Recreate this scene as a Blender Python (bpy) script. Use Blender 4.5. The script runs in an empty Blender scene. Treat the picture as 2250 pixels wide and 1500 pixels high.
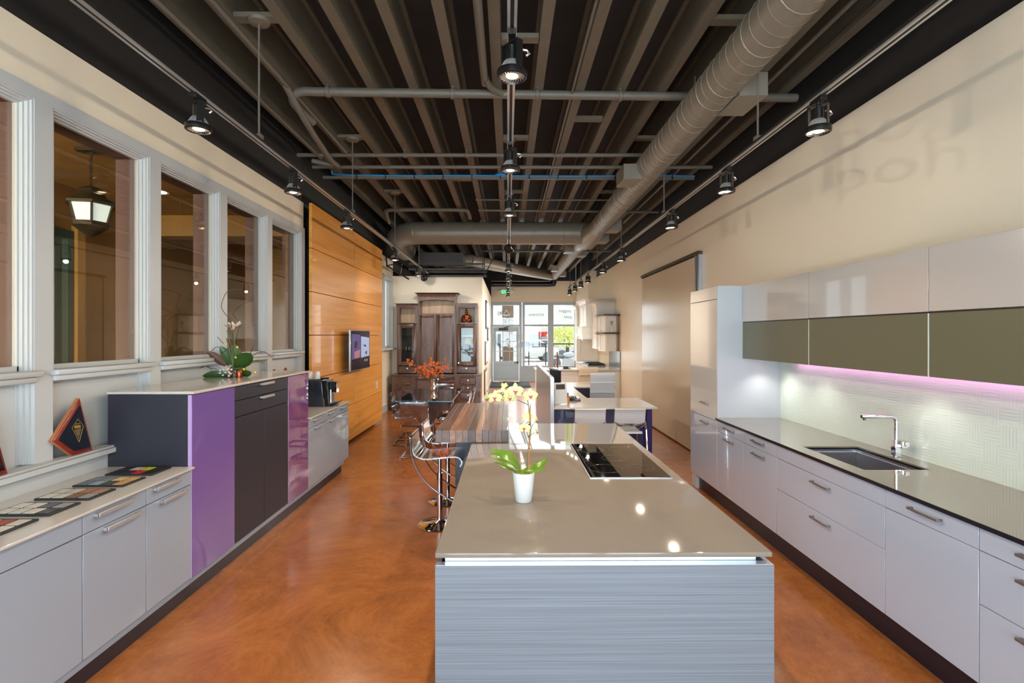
import bpy, bmesh, math, random
from mathutils import Vector, Matrix
random.seed(7)
S = bpy.context.scene
COL = S.collection
R = math.radians
# ------------------------------------------------------------ camera
F_PX, CX, HY, CAMH = 1150.0, 1125.0, 736.0, 1.77
TH = 10.0 / F_PX
cd = bpy.data.cameras.new('camera'); cam = bpy.data.objects.new('camera', cd); COL.objects.link(cam)
cd.sensor_width = 36.0; cd.lens = 36.0 * F_PX / 2250.0; cd.shift_y = -14.0 / 2250.0
cd.clip_start = 0.05; cd.clip_end = 300
cam.location = (0, 0, CAMH); cam.rotation_euler = (R(90), 0, -TH)
S.camera = cam
# ------------------------------------------------------------ exposure / colour management
S.view_settings.view_transform = 'Standard'; S.view_settings.look = 'None'
S.view_settings.gamma = 1.0; S.view_settings.use_curve_mapping = False
S.view_settings.exposure = 1.08
cy = S.cycles
cy.max_bounces = 7; cy.diffuse_bounces = 6; cy.glossy_bounces = 4; cy.transmission_bounces = 4; cy.transparent_max_bounces = 20
cy.use_adaptive_sampling = True; cy.adaptive_threshold = 0.04
cy.caustics_reflective = False; cy.caustics_refractive = False
cy.sample_clamp_indirect = 6.0; cy.blur_glossy = 0.6
cy.use_denoising = True; cy.use_light_tree = False
# ------------------------------------------------------------ world
W = bpy.data.worlds.new('World'); S.world = W; W.use_nodes = True
bg = W.node_tree.nodes['Background']; bg.inputs['Color'].default_value = (0.92, 0.96, 1.0, 1); bg.inputs['Strength'].default_value = .9
# ------------------------------------------------------------ large lights: sun, daylight at the glazing, added passage lamp
def light(name, typ, loc, energy, color=(1,1,1), rot=(0,0,0), parent=None, **kw):
    d = bpy.data.lights.new(name, typ); d.energy = energy; d.color = color
    for k, v in kw.items(): setattr(d, k, v)
    o = bpy.data.objects.new(name, d); COL.objects.link(o); o.location = loc; o.rotation_euler = rot
    if parent: o.parent = parent
    return o
light('sun', 'SUN', (0, 30, 20), 3.2, (1, .96, .9), (R(-32), R(10), 0), angle=R(1))
light('daylight_rear_glazing', 'AREA', (0.05, -2.75, 1.75), 345, (.78, .89, 1.0), (R(90), 0, 0), shape='RECTANGLE', size=5.0, size_y=2.9)
light('passage_fill_lamp', 'AREA', (-4.05, -2.6, 1.9), 470, (1.0, .84, .60), (R(90), 0, 0), shape='RECTANGLE', size=2.0, size_y=3.0)  # added lamp that brightens the dark passage from its near end
light('daylight_front_glazing', 'AREA', (1.1, 20.35, 1.9), 32, (.88, .94, 1.0), (R(-90), 0, 0), shape='RECTANGLE', size=2.4, size_y=2.4)
gv = Vector((2.84, 4.75, 2.98)) - Vector((-2.5, -9.0, .8))
light('sun_glint_off_cars', 'SPOT', (-2.5, -9.0, .8), 1000, (1, .97, .88), gv.to_track_quat('-Z', 'Y').to_euler(), spot_size=R(6), spot_blend=.6, shadow_soft_size=.010)
LAMP_W = 53.0
WARM = (1.0, .84, .66)
# ------------------------------------------------------------ pixel helpers: a photo pixel at a known depth
def _t(px, Y):
    u = (px - CX) / F_PX
    return Y / (math.cos(TH) - u * math.sin(TH)), u
def PX(px, Y):
    t, u = _t(px, Y); return t * (math.sin(TH) + u * math.cos(TH))
def PZ(px, py, Y):
    t, u = _t(px, Y); return CAMH + t * (HY - py) / F_PX
def P(px, py, Y): return (PX(px, Y), Y, PZ(px, py, Y))
# ------------------------------------------------------------ materials
def lin(c):
    return tuple(((x/255)/12.92 if x/255 <= .04045 else ((x/255+.055)/1.055)**2.4) for x in c)
def new_mat(name):
    m = bpy.data.materials.new(name); m.use_nodes = True
    nt = m.node_tree; return m, nt, nt.nodes['Principled BSDF']
def mat(name, c, rough=.5, metal=0, coat=0, spec=.5, emit=None, estr=0, noise=0, nscale=8, bump=0, bscale=60, crough=.05, ior=None):
    m, nt, b = new_mat(name)
    col = (*lin(c), 1)
    b.inputs['Base Color'].default_value = col; b.inputs['Roughness'].default_value = rough
    b.inputs['Metallic'].default_value = metal; b.inputs['Coat Weight'].default_value = coat
    b.inputs['Coat Roughness'].default_value = crough
    b.inputs['Specular IOR Level'].default_value = spec
    if ior: b.inputs['IOR'].default_value = ior
    if emit: m.cycles.emission_sampling = 'NONE'; b.inputs['Emission Color'].default_value = (*lin(emit), 1); b.inputs['Emission Strength'].default_value = estr
    if noise or bump:
        tc = nt.nodes.new('ShaderNodeTexCoord')
    if noise:
        n = nt.nodes.new('ShaderNodeTexNoise'); n.inputs['Scale'].default_value = nscale; n.inputs['Detail'].default_value = 5
        nt.links.new(tc.outputs['Object'], n.inputs['Vector'])
        mx = nt.nodes.new('ShaderNodeMix'); mx.data_type = 'RGBA'
        mx.inputs['A'].default_value = (*[x*(1-noise) for x in col[:3]], 1); mx.inputs['B'].default_value = (*[min(1, x*(1+noise)) for x in col[:3]], 1)
        nt.links.new(n.outputs['Fac'], mx.inputs['Factor']); nt.links.new(mx.outputs['Result'], b.inputs['Base Color'])
    if bump:
        n2 = nt.nodes.new('ShaderNodeTexNoise'); n2.inputs['Scale'].default_value = bscale; n2.inputs['Detail'].default_value = 4
        nt.links.new(tc.outputs['Object'], n2.inputs['Vector'])
        bp = nt.nodes.new('ShaderNodeBump'); bp.inputs['Strength'].default_value = bump; bp.inputs['Distance'].default_value = .01
        nt.links.new(n2.outputs['Fac'], bp.inputs['Height']); nt.links.new(bp.outputs['Normal'], b.inputs['Normal'])
    return m
def wood(name, c1, c2, scale, rough=.4, coat=0, contrast=(.35, .68), detail=6, c3=None):
    """streaky grain: noise squeezed along the grain axis (scale is per axis)"""
    m, nt, b = new_mat(name)
    tc = nt.nodes.new('ShaderNodeTexCoord'); mp = nt.nodes.new('ShaderNodeMapping'); mp.inputs['Scale'].default_value = scale
    oi = nt.nodes.new('ShaderNodeObjectInfo')
    ad = nt.nodes.new('ShaderNodeVectorMath'); ad.operation = 'MULTIPLY_ADD'
    ad.inputs[1].default_value = (1, 1, 1)
    nt.links.new(tc.outputs['Object'], ad.inputs[0])
    sc = nt.nodes.new('ShaderNodeVectorMath'); sc.operation = 'SCALE'; sc.inputs[0].default_value = (3.1, 2.7, 4.3)
    nt.links.new(oi.outputs['Random'], sc.inputs['Scale']); nt.links.new(sc.outputs['Vector'], ad.inputs[2])
    nt.links.new(ad.outputs['Vector'], mp.inputs['Vector'])
    n = nt.nodes.new('ShaderNodeTexNoise'); n.inputs['Scale'].default_value = 1; n.inputs['Detail'].default_value = detail; n.inputs['Roughness'].default_value = .6
    n.inputs['Distortion'].default_value = .4
    nt.links.new(mp.outputs['Vector'], n.inputs['Vector'])
    cr = nt.nodes.new('ShaderNodeValToRGB'); cr.color_ramp.elements[0].position = contrast[0]; cr.color_ramp.elements[1].position = contrast[1]
    cr.color_ramp.elements[0].color = (*lin(c1), 1); cr.color_ramp.elements[1].color = (*lin(c2), 1)
    if c3:
        e = cr.color_ramp.elements.new((contrast[0]+contrast[1])/2); e.color = (*lin(c3), 1)
    nt.links.new(n.outputs['Fac'], cr.inputs['Fac']); nt.links.new(cr.outputs['Color'], b.inputs['Base Color'])
    b.inputs['Roughness'].default_value = rough; b.inputs['Coat Weight'].default_value = coat
    return m
def glass(name, tint=(255,255,255), refl=1.0, base=.0, rough=0.0, edge=None):
    """thin clear sheet: transparent with a fresnel mirror; light passes through"""
    m = bpy.data.materials.new(name); m.use_nodes = True; nt = m.node_tree
    for n in list(nt.nodes):
        if n.type != 'OUTPUT_MATERIAL': nt.nodes.remove(n)
    out = [n for n in nt.nodes if n.type == 'OUTPUT_MATERIAL'][0]
    tr = nt.nodes.new('ShaderNodeBsdfTransparent'); tr.inputs['Color'].default_value = (*lin(tint), 1)
    gl = nt.nodes.new('ShaderNodeBsdfGlossy'); gl.inputs['Roughness'].default_value = rough
    if edge: gl.inputs['Color'].default_value = (*lin(edge), 1)
    fr = nt.nodes.new('ShaderNodeFresnel')
    ge = nt.nodes.new('ShaderNodeNewGeometry'); mi = nt.nodes.new('ShaderNodeMix')   # same reflectance on both faces of the sheet
    mi.inputs['A'].default_value = 1.5; mi.inputs['B'].default_value = 1/1.5
    nt.links.new(ge.outputs['Backfacing'], mi.inputs['Factor']); nt.links.new(mi.outputs['Result'], fr.inputs['IOR'])
    ma = nt.nodes.new('ShaderNodeMath'); ma.operation = 'MULTIPLY_ADD'; ma.inputs[1].default_value = refl; ma.inputs[2].default_value = base; ma.use_clamp = True
    mx = nt.nodes.new('ShaderNodeMixShader')
    nt.links.new(fr.outputs['Fac'], ma.inputs[0]); nt.links.new(ma.outputs['Value'], mx.inputs['Fac'])
    nt.links.new(tr.outputs['BSDF'], mx.inputs[1]); nt.links.new(gl.outputs['BSDF'], mx.inputs[2])
    nt.links.new(mx.outputs['Shader'], out.inputs['Surface'])
    return m
M = {}
M['cream'] = mat('wall_cream', (234,221,198), .42, noise=.03, nscale=1.2)
M['cream_gloss'] = mat('wall_cream_satin', (234,221,198), .34, noise=.03, nscale=1.0)
M['black'] = mat('wall_black', (34,32,31), .6)
M['white'] = mat('trim_white', (184,186,186), .38)
M['deck'] = mat('deck_dark', (46,43,40), .8, noise=.35, nscale=3)
M['joist'] = mat('joist_grey', (104,95,79), .6, noise=.18, nscale=6)
M['pipe'] = mat('pipe_grey', (104,97,86), .5)
M['duct'] = mat('duct_grey', (130,122,108), .42, metal=.15, noise=.06, nscale=3)
M['darkmetal'] = mat('dark_metal', (52,49,46), .45, metal=.5)
M['chrome'] = mat('chrome', (225,225,228), .06, metal=1)
M['handle'] = mat('satin_handle', (176,172,172), .38, metal=.45)
M['handle_dark'] = mat('dark_satin_handle', (128,120,116), .32, metal=.7)
M['steel'] = mat('brushed_steel', (190,190,192), .28, metal=1)
M['alu'] = mat('aluminium', (176,182,190), .3, metal=.9)
M['alu_light'] = mat('aluminium_light', (214,222,232), .25, metal=.6)
M['lampblack'] = mat('lamp_black', (20,19,19), .3)
M['sink_silver'] = mat('heat_sink_silver', (205,203,200), .3, metal=.7)
M['lens'] = mat('lamp_lens', (255,236,205), .3, emit=(255,214,150), estr=5)
M['grey_lacquer'] = mat('grey_lacquer', (148,158,172), .22, coat=.5)
M['grey_gloss'] = mat('grey_gloss_lacquer', (168,176,192), .12, coat=1, crough=.03)
M['white_gloss'] = mat('white_gloss_lacquer', (184,182,178), .14, coat=1, crough=.03)
M['white_panel'] = mat('white_panel', (176,180,184), .3)
M['purple'] = mat('purple_lacquer', (112,84,152), .22, coat=.6)
M['purple_gloss'] = mat('purple_gloss', (112,66,120), .06, coat=1, crough=.01)
M['lilac'] = mat('lilac_edge', (176,148,196), .3)
M['anthracite'] = mat('anthracite_lacquer', (34,33,44), .45, coat=0)
M['desk_purple'] = mat('deep_violet_lacquer', (42,26,92), .3, coat=.3)
M['quartz_white'] = mat('white_quartz', (190,184,176), .1, noise=.02, nscale=40)
M['quartz_taupe'] = mat('taupe_quartz', (122,112,102), .065, noise=.05, nscale=26, spec=.32)
M['quartz_grey'] = mat('grey_glass_top', (112,106,88), .06, coat=.5)
M['edge_black'] = mat('black_edge', (18,17,26), .2)
M['plinth_dark'] = mat('dark_plinth', (28,24,36), .3)
M['plinth_alu'] = mat('plinth_strip', (140,154,170), .4, metal=.15)
M['olive_glass'] = mat('frosted_olive_glass', (96,96,74), .38, spec=.5, coat=.15, crough=.3)
M['glass_edge'] = mat('pale_glass_edge', (206,220,212), .2)
M['black_glass'] = mat('black_ceramic_glass', (8,8,8), .02, coat=1, crough=.0)
M['ring_print'] = mat('burner_print', (64,62,60), .15)
M['island_wood'] = wood('grey_ash_veneer', (84,87,93), (116,122,131), (.9, 3, 210), .42, contrast=(.25,.7))
M['panel_wood'] = wood('honey_oak_panel', (206,132,44), (238,172,84), (6, .45, 14), .3, coat=.25, contrast=(.25,.75))
M['hutch_wood'] = wood('stained_walnut', (70,50,41), (114,83,66), (30, 30, 2.0), .33, coat=.2)
M['table_wood'] = wood('table_walnut', (58,32,24), (96,56,40), (24, 24, 3), .35)
M['maple_back'] = wood('pale_cabinet_back', (196,160,122), (222,190,152), (14, 14, .8), .4)
PL = [(70,50,44),(92,62,50),(120,84,64),(84,60,54),(138,98,74),(100,74,64)]
M['plank'] = [wood('walnut_plank', tuple(int(x*.8) for x in c), tuple(min(255,int(x*1.15)) for x in c), (26, 2.2, 26), .3, coat=.25) for c in PL]
M['pane'] = glass('window_pane', (232,236,232), refl=1.0, base=.02)
M['pane_clear'] = glass('clear_pane', (246,250,250), refl=.9, base=.0)
M['hutch_pane'] = glass('cupboard_pane', (240,244,242), refl=.6)
M['table_glass'] = glass('table_glass', (206,224,228), refl=1.4, base=.06)
M['table_edge'] = mat('table_glass_edge', (60,140,170), .1, emit=None)
M['acrylic'] = glass('clear_acrylic', (236,234,238), refl=1.9, base=.14, rough=.03)
M['backsplash'] = mat('frosted_mint_glass', (204,216,206), .25, coat=.6, crough=.12)
M['stucco'] = mat('brown_stucco', (140,103,62), .85, noise=.35, nscale=1.6, bump=.6, bscale=5)
M['stucco_ceiling'] = mat('tan_stucco_ceiling', (150,112,58), .85, noise=.22, nscale=2.2, bump=.5, bscale=4)
M['mauve'] = mat('mauve_reveal', (84,57,57), .6)
M['teal'] = mat('dark_teal_paint', (44,66,62), .5)
M['lantern'] = mat('bronze_metal', (58,50,38), .5, metal=.3)
M['lantern_glass'] = mat('lantern_glass', (200,205,200), .25, emit=(215,222,222), estr=.55)
M['leather'] = mat('white_leather', (200,202,206), .42, bump=.05, bscale=300)
M['leather_cream'] = mat('cream_leather', (226,206,178), .42)
M['plastic_black'] = mat('black_plastic', (22,22,25), .3, coat=.2)
M['coffee_body'] = mat('coffee_machine_shell', (40,46,58), .18, coat=.5)
M['ceramic'] = mat('white_ceramic', (208,208,206), .25, coat=.4)
M['leaf'] = mat('orchid_leaf', (92,122,30), .3, noise=.35, nscale=9, coat=.2)
M['leaf_dark'] = mat('dark_leaf', (48,78,26), .35, noise=.3, nscale=14)
M['leaf_brown'] = mat('brown_leaf', (88,56,38), .5, noise=.2, nscale=12)
M['petal'] = mat('pale_yellow_petal', (206,205,136), .55, noise=.05, nscale=30)
M['lip'] = mat('magenta_lip', (176,62,96), .5, noise=.3, nscale=60)
M['stem'] = mat('green_stem', (88,104,48), .5)
M['stake'] = mat('bamboo_stake', (168,104,58), .5)
M['moss'] = mat('moss', (132,146,48), .9, noise=.4, nscale=50)
M['orange'] = mat('orange_blossom', (222,108,30), .6, noise=.2, nscale=40)
M['twig'] = mat('brown_twig', (76,56,46), .7)
M['yellow'] = mat('yellow_bloom', (238,200,30), .6)
M['pink'] = mat('pink_bloom', (232,190,190), .6)
M['blush'] = mat('blush_lily', (226,200,176), .5)
M['bronze'] = mat('copper_bronze', (128,66,34), .25, metal=.7)
M['mahogany'] = mat('mahogany', (124,34,18), .2, coat=.6)
M['mahogany_light'] = mat('mahogany_bevel', (170,108,66), .25, coat=.4)
M['plaque'] = mat('navy_plaque', (12,12,26), .1, coat=.6)
M['gold'] = mat('gold_print', (206,172,88), .35, metal=.5)
M['board'] = mat('sample_board', (36,40,42), .5)
M['door_paint'] = mat('blue_grey_door', (176,192,204), .4)
M['frame_paint'] = mat('window_frame_paint', (176,190,204), .45)
M['kitchen_white'] = mat('ivory_cabinet', (224,222,214), .4)
M['stone_grey'] = mat('grey_stone', (126,132,138), .2, noise=.3, nscale=9)
M['exit_white'] = mat('exit_sign_white', (225,226,224), .4)
M['exit_green'] = mat('exit_green', (70,200,120), .4, emit=(60,220,120), estr=1.5)
M['mat_black'] = mat('door_mat', (30,38,38), .9)
M['brick'] = mat('brick_column', (140,112,92), .9, noise=.35, nscale=20)
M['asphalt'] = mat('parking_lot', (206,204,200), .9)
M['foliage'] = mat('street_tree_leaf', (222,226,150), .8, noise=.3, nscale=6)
M['red'] = mat('red_awning', (196,56,58), .7)
M['car_silver'] = mat('car_silver', (190,194,200), .25, metal=.4, coat=.6)
M['car_white'] = mat('car_white', (226,226,226), .25, coat=.6)
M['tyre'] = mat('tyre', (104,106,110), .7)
M['letter'] = mat('window_lettering', (110,116,124), .5)
M['letter_white'] = mat('window_lettering_pale', (214,222,234), .5)
M['blue'] = mat('blue_cable', (30,140,205), .45)
M['screen'] = mat('screen_black', (14,13,26), .12, coat=.3)
M['knob'] = mat('glass_knob', (236,232,224), .15, coat=.6)
M['floor'] = None
def floor_material():
    m, nt, b = new_mat('stained_concrete')
    tc = nt.nodes.new('ShaderNodeTexCoord')
    n1 = nt.nodes.new('ShaderNodeTexNoise'); n1.inputs['Scale'].default_value = 1.1; n1.inputs['Detail'].default_value = 8; n1.inputs['Roughness'].default_value = .9; n1.inputs['Distortion'].default_value = .5
    nt.links.new(tc.outputs['Object'], n1.inputs['Vector'])
    cr = nt.nodes.new('ShaderNodeValToRGB'); e = cr.color_ramp.elements
    e[0].position = .3; e[0].color = (*lin((116,64,28)), 1); e[1].position = .72; e[1].color = (*lin((178,112,56)), 1)
    k = e.new(.5); k.color = (*lin((150,87,40)), 1)
    nt.links.new(n1.outputs['Fac'], cr.inputs['Fac']); nt.links.new(cr.outputs['Color'], b.inputs['Base Color'])
    n2 = nt.nodes.new('ShaderNodeTexNoise'); n2.inputs['Scale'].default_value = 5; n2.inputs['Detail'].default_value = 5
    nt.links.new(tc.outputs['Object'], n2.inputs['Vector'])
    mr = nt.nodes.new('ShaderNodeMapRange'); mr.inputs['To Min'].default_value = .16; mr.inputs['To Max'].default_value = .32
    nt.links.new(n2.outputs['Fac'], mr.inputs['Value']); nt.links.new(mr.outputs['Result'], b.inputs['Roughness'])
    b.inputs['Coat Weight'].default_value = .12; b.inputs['Coat Roughness'].default_value = .1
    return m
M['floor'] = floor_material()
def weave_backsplash():
    m = M['backsplash']; nt = m.node_tree; b = nt.nodes['Principled BSDF']
    tc = nt.nodes.new('ShaderNodeTexCoord')
    chk = nt.nodes.new('ShaderNodeTexChecker'); chk.inputs['Scale'].default_value = 9.0
    nt.links.new(tc.outputs['Object'], chk.inputs['Vector'])
    w1 = nt.nodes.new('ShaderNodeTexWave'); w1.bands_direction = 'Y'; w1.inputs['Scale'].default_value = 16; w1.inputs['Distortion'].default_value = .6
    w2 = nt.nodes.new('ShaderNodeTexWave'); w2.bands_direction = 'Z'; w2.inputs['Scale'].default_value = 16; w2.inputs['Distortion'].default_value = .6
    for w in (w1, w2): nt.links.new(tc.outputs['Object'], w.inputs['Vector'])
    mx = nt.nodes.new('ShaderNodeMix'); nt.links.new(chk.outputs['Fac'], mx.inputs['Factor'])
    nt.links.new(w1.outputs['Fac'], mx.inputs['A']); nt.links.new(w2.outputs['Fac'], mx.inputs['B'])
    bp = nt.nodes.new('ShaderNodeBump'); bp.inputs['Strength'].default_value = .18; bp.inputs['Distance'].default_value = .004
    nt.links.new(mx.outputs['Result'], bp.inputs['Height']); nt.links.new(bp.outputs['Normal'], b.inputs['Normal'])
weave_backsplash()
def car_sample(c): return mat('sample_chip', c, .35)
# ------------------------------------------------------------ geometry helpers
def thing(name, label, cat, loc=(0,0,0), group=None, kind=None):
    o = bpy.data.objects.new(name, None); COL.objects.link(o); o.location = loc; o.empty_display_size = .1
    return tag(o, label, cat, group, kind)
def tag(o, label=None, cat=None, group=None, kind=None):
    if label: o['label'] = label
    if cat: o['category'] = cat
    if group: o['group'] = group
    if kind: o['kind'] = kind
    return o
def root_loc(p):
    v = Vector((0,0,0))
    while p: v += p.location; p = p.parent
    return v
class MB:
    def __init__(s): s.v = []; s.f = []; s.sm = []
    def add(s, vs, fs, smooth=False):
        o = len(s.v); s.v += [tuple(v) for v in vs]
        for f in fs: s.f.append(tuple(i+o for i in f)); s.sm.append(smooth)
        return s
    def box(s, x0, x1, y0, y1, z0, z1):
        return s.add([(x0,y0,z0),(x1,y0,z0),(x1,y1,z0),(x0,y1,z0),(x0,y0,z1),(x1,y0,z1),(x1,y1,z1),(x0,y1,z1)],
                     [(3,2,1,0),(4,5,6,7),(0,1,5,4),(1,2,6,5),(2,3,7,6),(3,0,4,7)])
    def obox(s, c, size, rot=(0,0,0)):
        from mathutils import Euler
        m = Euler(rot).to_matrix(); x, y, z = [q/2 for q in size]
        vs = [Vector(c) + m @ Vector(p) for p in [(-x,-y,-z),(x,-y,-z),(x,y,-z),(-x,y,-z),(-x,-y,z),(x,-y,z),(x,y,z),(-x,y,z)]]
        return s.add(vs, [(3,2,1,0),(4,5,6,7),(0,1,5,4),(1,2,6,5),(2,3,7,6),(3,0,4,7)])
    def tube(s, pts, r, n=8, closed=False, caps=True):
        pts = [Vector(p) for p in pts]; N = len(pts); rr = r if isinstance(r, (list,tuple)) else [r]*N
        vs = []; up = None
        for i, p in enumerate(pts):
            a = pts[i-1] if (i or closed) else p; b = pts[(i+1) % N] if (i < N-1 or closed) else p
            t = (b-a).normalized() if (b-a).length > 1e-9 else Vector((0,0,1))
            if up is None:
                up = t.cross(Vector((0,0,1)) if abs(t.z) < .9 else Vector((1,0,0))).normalized()
            else:
                up = (up - t*up.dot(t))
                up = up.normalized() if up.length > 1e-6 else t.cross(Vector((1,0,0))).normalized()
            w = t.cross(up)
            for k in range(n):
                an = 2*math.pi*k/n; vs.append(p + (up*math.cos(an) + w*math.sin(an))*rr[i])
        fs = []
        for i in range(N if closed else N-1):
            j = (i+1) % N
            for k in range(n):
                l = (k+1) % n; fs.append((i*n+k, i*n+l, j*n+l, j*n+k))
        s.add(vs, fs, True)
        if caps and not closed:
            s.add(vs[:n], [tuple(range(n))[::-1]]); s.add(vs[-n:], [tuple(range(n))])
        return s
    def lathe(s, prof, c=(0,0,0), n=24, mtx=None):
        vs = []; c = Vector(c)
        for r, z in prof:
            for k in range(n):
                a = 2*math.pi*k/n; p = Vector((r*math.cos(a), r*math.sin(a), z))
                if mtx: p = mtx @ p
                vs.append(c + p)
        fs = []
        for i in range(len(prof)-1):
            for k in range(n):
                l = (k+1) % n; fs.append((i*n+k, i*n+l, (i+1)*n+l, (i+1)*n+k))
        s.add(vs, fs, True)
        if prof[0][0] > 1e-4: s.add(vs[:n], [tuple(range(n))[::-1]])
        if prof[-1][0] > 1e-4: s.add(vs[-n:], [tuple(range(n))])
        return s
    def ball(s, c, r, n=10, m=6, sc=(1,1,1)):
        prof = [(max(r*math.sin(math.pi*i/m), 1e-5), -r*math.cos(math.pi*i/m)) for i in range(m+1)]
        return s.lathe(prof, c, n, Matrix.Diagonal(Vector(sc)))
    def prism(s, poly, a0, a1, axis='X'):
        """poly in the plane across axis: X->(y,z) Y->(x,z) Z->(x,y)"""
        def mk(p, a): return {'X': (a,p[0],p[1]), 'Y': (p[0],a,p[1]), 'Z': (p[0],p[1],a)}[axis]
        n = len(poly); vs = [mk(p,a0) for p in poly] + [mk(p,a1) for p in poly]
        fs = [tuple(range(n))[::-1], tuple(range(n, 2*n))] + [(i, (i+1)%n, (i+1)%n+n, i+n) for i in range(n)]
        return s.add(vs, fs)
    def sheet(s, prof, a0, a1, th, axis='Y', smooth=True):
        """thickened strip following an open 2d profile"""
        n = len(prof); L = []; Rr = []
        for i in range(n):
            p = Vector(prof[i]); t = (Vector(prof[min(i+1,n-1)]) - Vector(prof[max(i-1,0)])).normalized(); nn = Vector((-t.y, t.x))
            L.append(p+nn*th/2); Rr.append(p-nn*th/2)
        poly = [tuple(q) for q in L] + [tuple(q) for q in Rr[::-1]]
        def mk(p, a): return {'X': (a,p[0],p[1]), 'Y': (p[0],a,p[1]), 'Z': (p[0],p[1],a)}[axis]
        m = len(poly); vs = [mk(p,a0) for p in poly] + [mk(p,a1) for p in poly]
        s.add(vs, [(i,(i+1)%m,(i+1)%m+m,i+m) for i in range(m)], smooth)
        for i in range(n-1):
            s.add([vs[i],vs[i+1],vs[m-2-i],vs[m-1-i]], [(0,1,2,3)]); s.add([vs[m+i],vs[m+i+1],vs[2*m-2-i],vs[2*m-1-i]], [(3,2,1,0)])
        return s
    def build(s, name, material, parent=None, bevel=0, seg=1, kind=None, label=None, cat=None, group=None, fix=True):
        vs = [Vector(v) for v in s.v]
        if parent is None:
            lo = [min(v[i] for v in vs) for i in range(3)]; hi = [max(v[i] for v in vs) for i in range(3)]
            off = Vector(((lo[0]+hi[0])/2, (lo[1]+hi[1])/2, lo[2]))
        else: off = root_loc(parent)
        me = bpy.data.meshes.new(name); me.from_pydata([v-off for v in vs], [], s.f)
        me.polygons.foreach_set('use_smooth', s.sm)
        if bevel or fix:
            bm = bmesh.new(); bm.from_mesh(me)
            if bevel:
                bmesh.ops.remove_doubles(bm, verts=bm.verts, dist=1e-5)
                es = [e for e in bm.edges if len(e.link_faces) == 2 and e.calc_face_angle(0) > .5]
                bmesh.ops.bevel(bm, geom=es, offset=bevel, segments=seg, affect='EDGES', profile=.5)
            bmesh.ops.recalc_face_normals(bm, faces=bm.faces)
            bm.to_mesh(me); bm.free()
        me.set_sharp_from_angle(angle=R(42))
        if material: me.materials.append(material)
        o = bpy.data.objects.new(name, me); COL.objects.link(o)
        if parent is None: o.location = off
        else: o.parent = parent
        return tag(o, label, cat, group, kind)
def box(name, x0, x1, y0, y1, z0, z1, m, parent=None, bevel=0, seg=1, **k):
    return MB().box(x0,x1,y0,y1,z0,z1).build(name, m, parent, bevel, seg, **k)
def copy_tree(o, parent=None):
    c = o.copy(); COL.objects.link(c); c.parent = parent
    for ch in list(o.children): copy_tree(ch, c)
    return c
def inst(src, name, parent, loc):
    c = bpy.data.objects.new(name, src.data); COL.objects.link(c); c.parent = parent; c.location = loc; return c
def bez(pts, n=8):
    """smooth Catmull-Rom path through points"""
    p = [Vector(q) for q in pts]; p = [2*p[0]-p[1]] + p + [2*p[-1]-p[-2]]; out = []
    for i in range(1, len(p)-2):
        for k in range(n):
            t = k/n; a, b, c, d = p[i-1], p[i], p[i+1], p[i+2]
            out.append(.5*((2*b) + (c-a)*t + (2*a-5*b+4*c-d)*t*t + (3*b-3*c+d-a)*t**3))
    out.append(p[-2]); return out
def text_mesh(name, body, size, m, parent, origin, xdir, ydir, mirror=False, depth=.002, align='CENTER'):
    cu = bpy.data.curves.new(name, 'FONT'); cu.body = body; cu.size = size; cu.align_x = align; cu.extrude = depth/2; cu.resolution_u = 3
    to = bpy.data.objects.new(name, cu); COL.objects.link(to)
    dg = bpy.context.evaluated_depsgraph_get(); me0 = bpy.data.meshes.new_from_object(to.evaluated_get(dg))
    vs = [v.co.copy() for v in me0.vertices]; fs = [tuple(p.vertices) for p in me0.polygons]
    bpy.data.objects.remove(to); bpy.data.curves.remove(cu); bpy.data.meshes.remove(me0)
    X, Y, O = Vector(xdir), Vector(ydir), Vector(origin); N = X.cross(Y)
    mb = MB(); mb.add([O + X*(-v.x if mirror else v.x) + Y*v.y + N*v.z for v in vs], fs)
    return mb.build(name, m, parent, fix=False)
# ============================================================ THE SETTING
def struct(name, mb, m, parent=None, **k):
    return mb.build(name, m, parent, kind=None if parent else 'structure', **k)
struct('floor', MB().box(-2.95,3.05,-2.5,20.2,-.12,0), M['floor'])
ceil = struct('ceiling', MB().box(-2.95,3.05,-2.5,20.2,4.6,4.72), M['deck'])
jm = MB().box(-.0445,.0445,-2.4,20,4.18,4.218).box(-.006,.006,-2.4,20,4.218,4.56).box(-.0445,.0445,-2.4,20,4.56,4.6)
j0 = None
for i in range(14):
    x = -2.54 + .4065*i
    if j0 is None:
        j0 = jm.build('joist', M['joist'], ceil); j0.location.x = x
        # verts were made about x=0; shift the object, not the mesh
    else: inst(j0, 'joist', ceil, (x, 0, 0))
bk = None
for (x, y) in [(-1.935,4.04),(-1.935,6.47),(-1.935,8.9),(.093,2.2),(.093,4.3),(.093,6.47),(.093,8.9),(-.31,3.0),(1.93,4.04),(1.93,6.47),(1.93,8.9),(.5,2.6),(.9,5.9),(-.72,8.2)]:
    xc = -2.54 + .4065*(math.floor((x+2.54)/.4065)+.5)
    if bk is None: bk = MB().box(-.155,.155,-.045,.045,4.19,4.228).build('blocking_plate', M['joist'], ceil); bk.location = (xc, y, 0)
    else: inst(bk, 'blocking_plate', ceil, (xc, y, 0))
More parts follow.
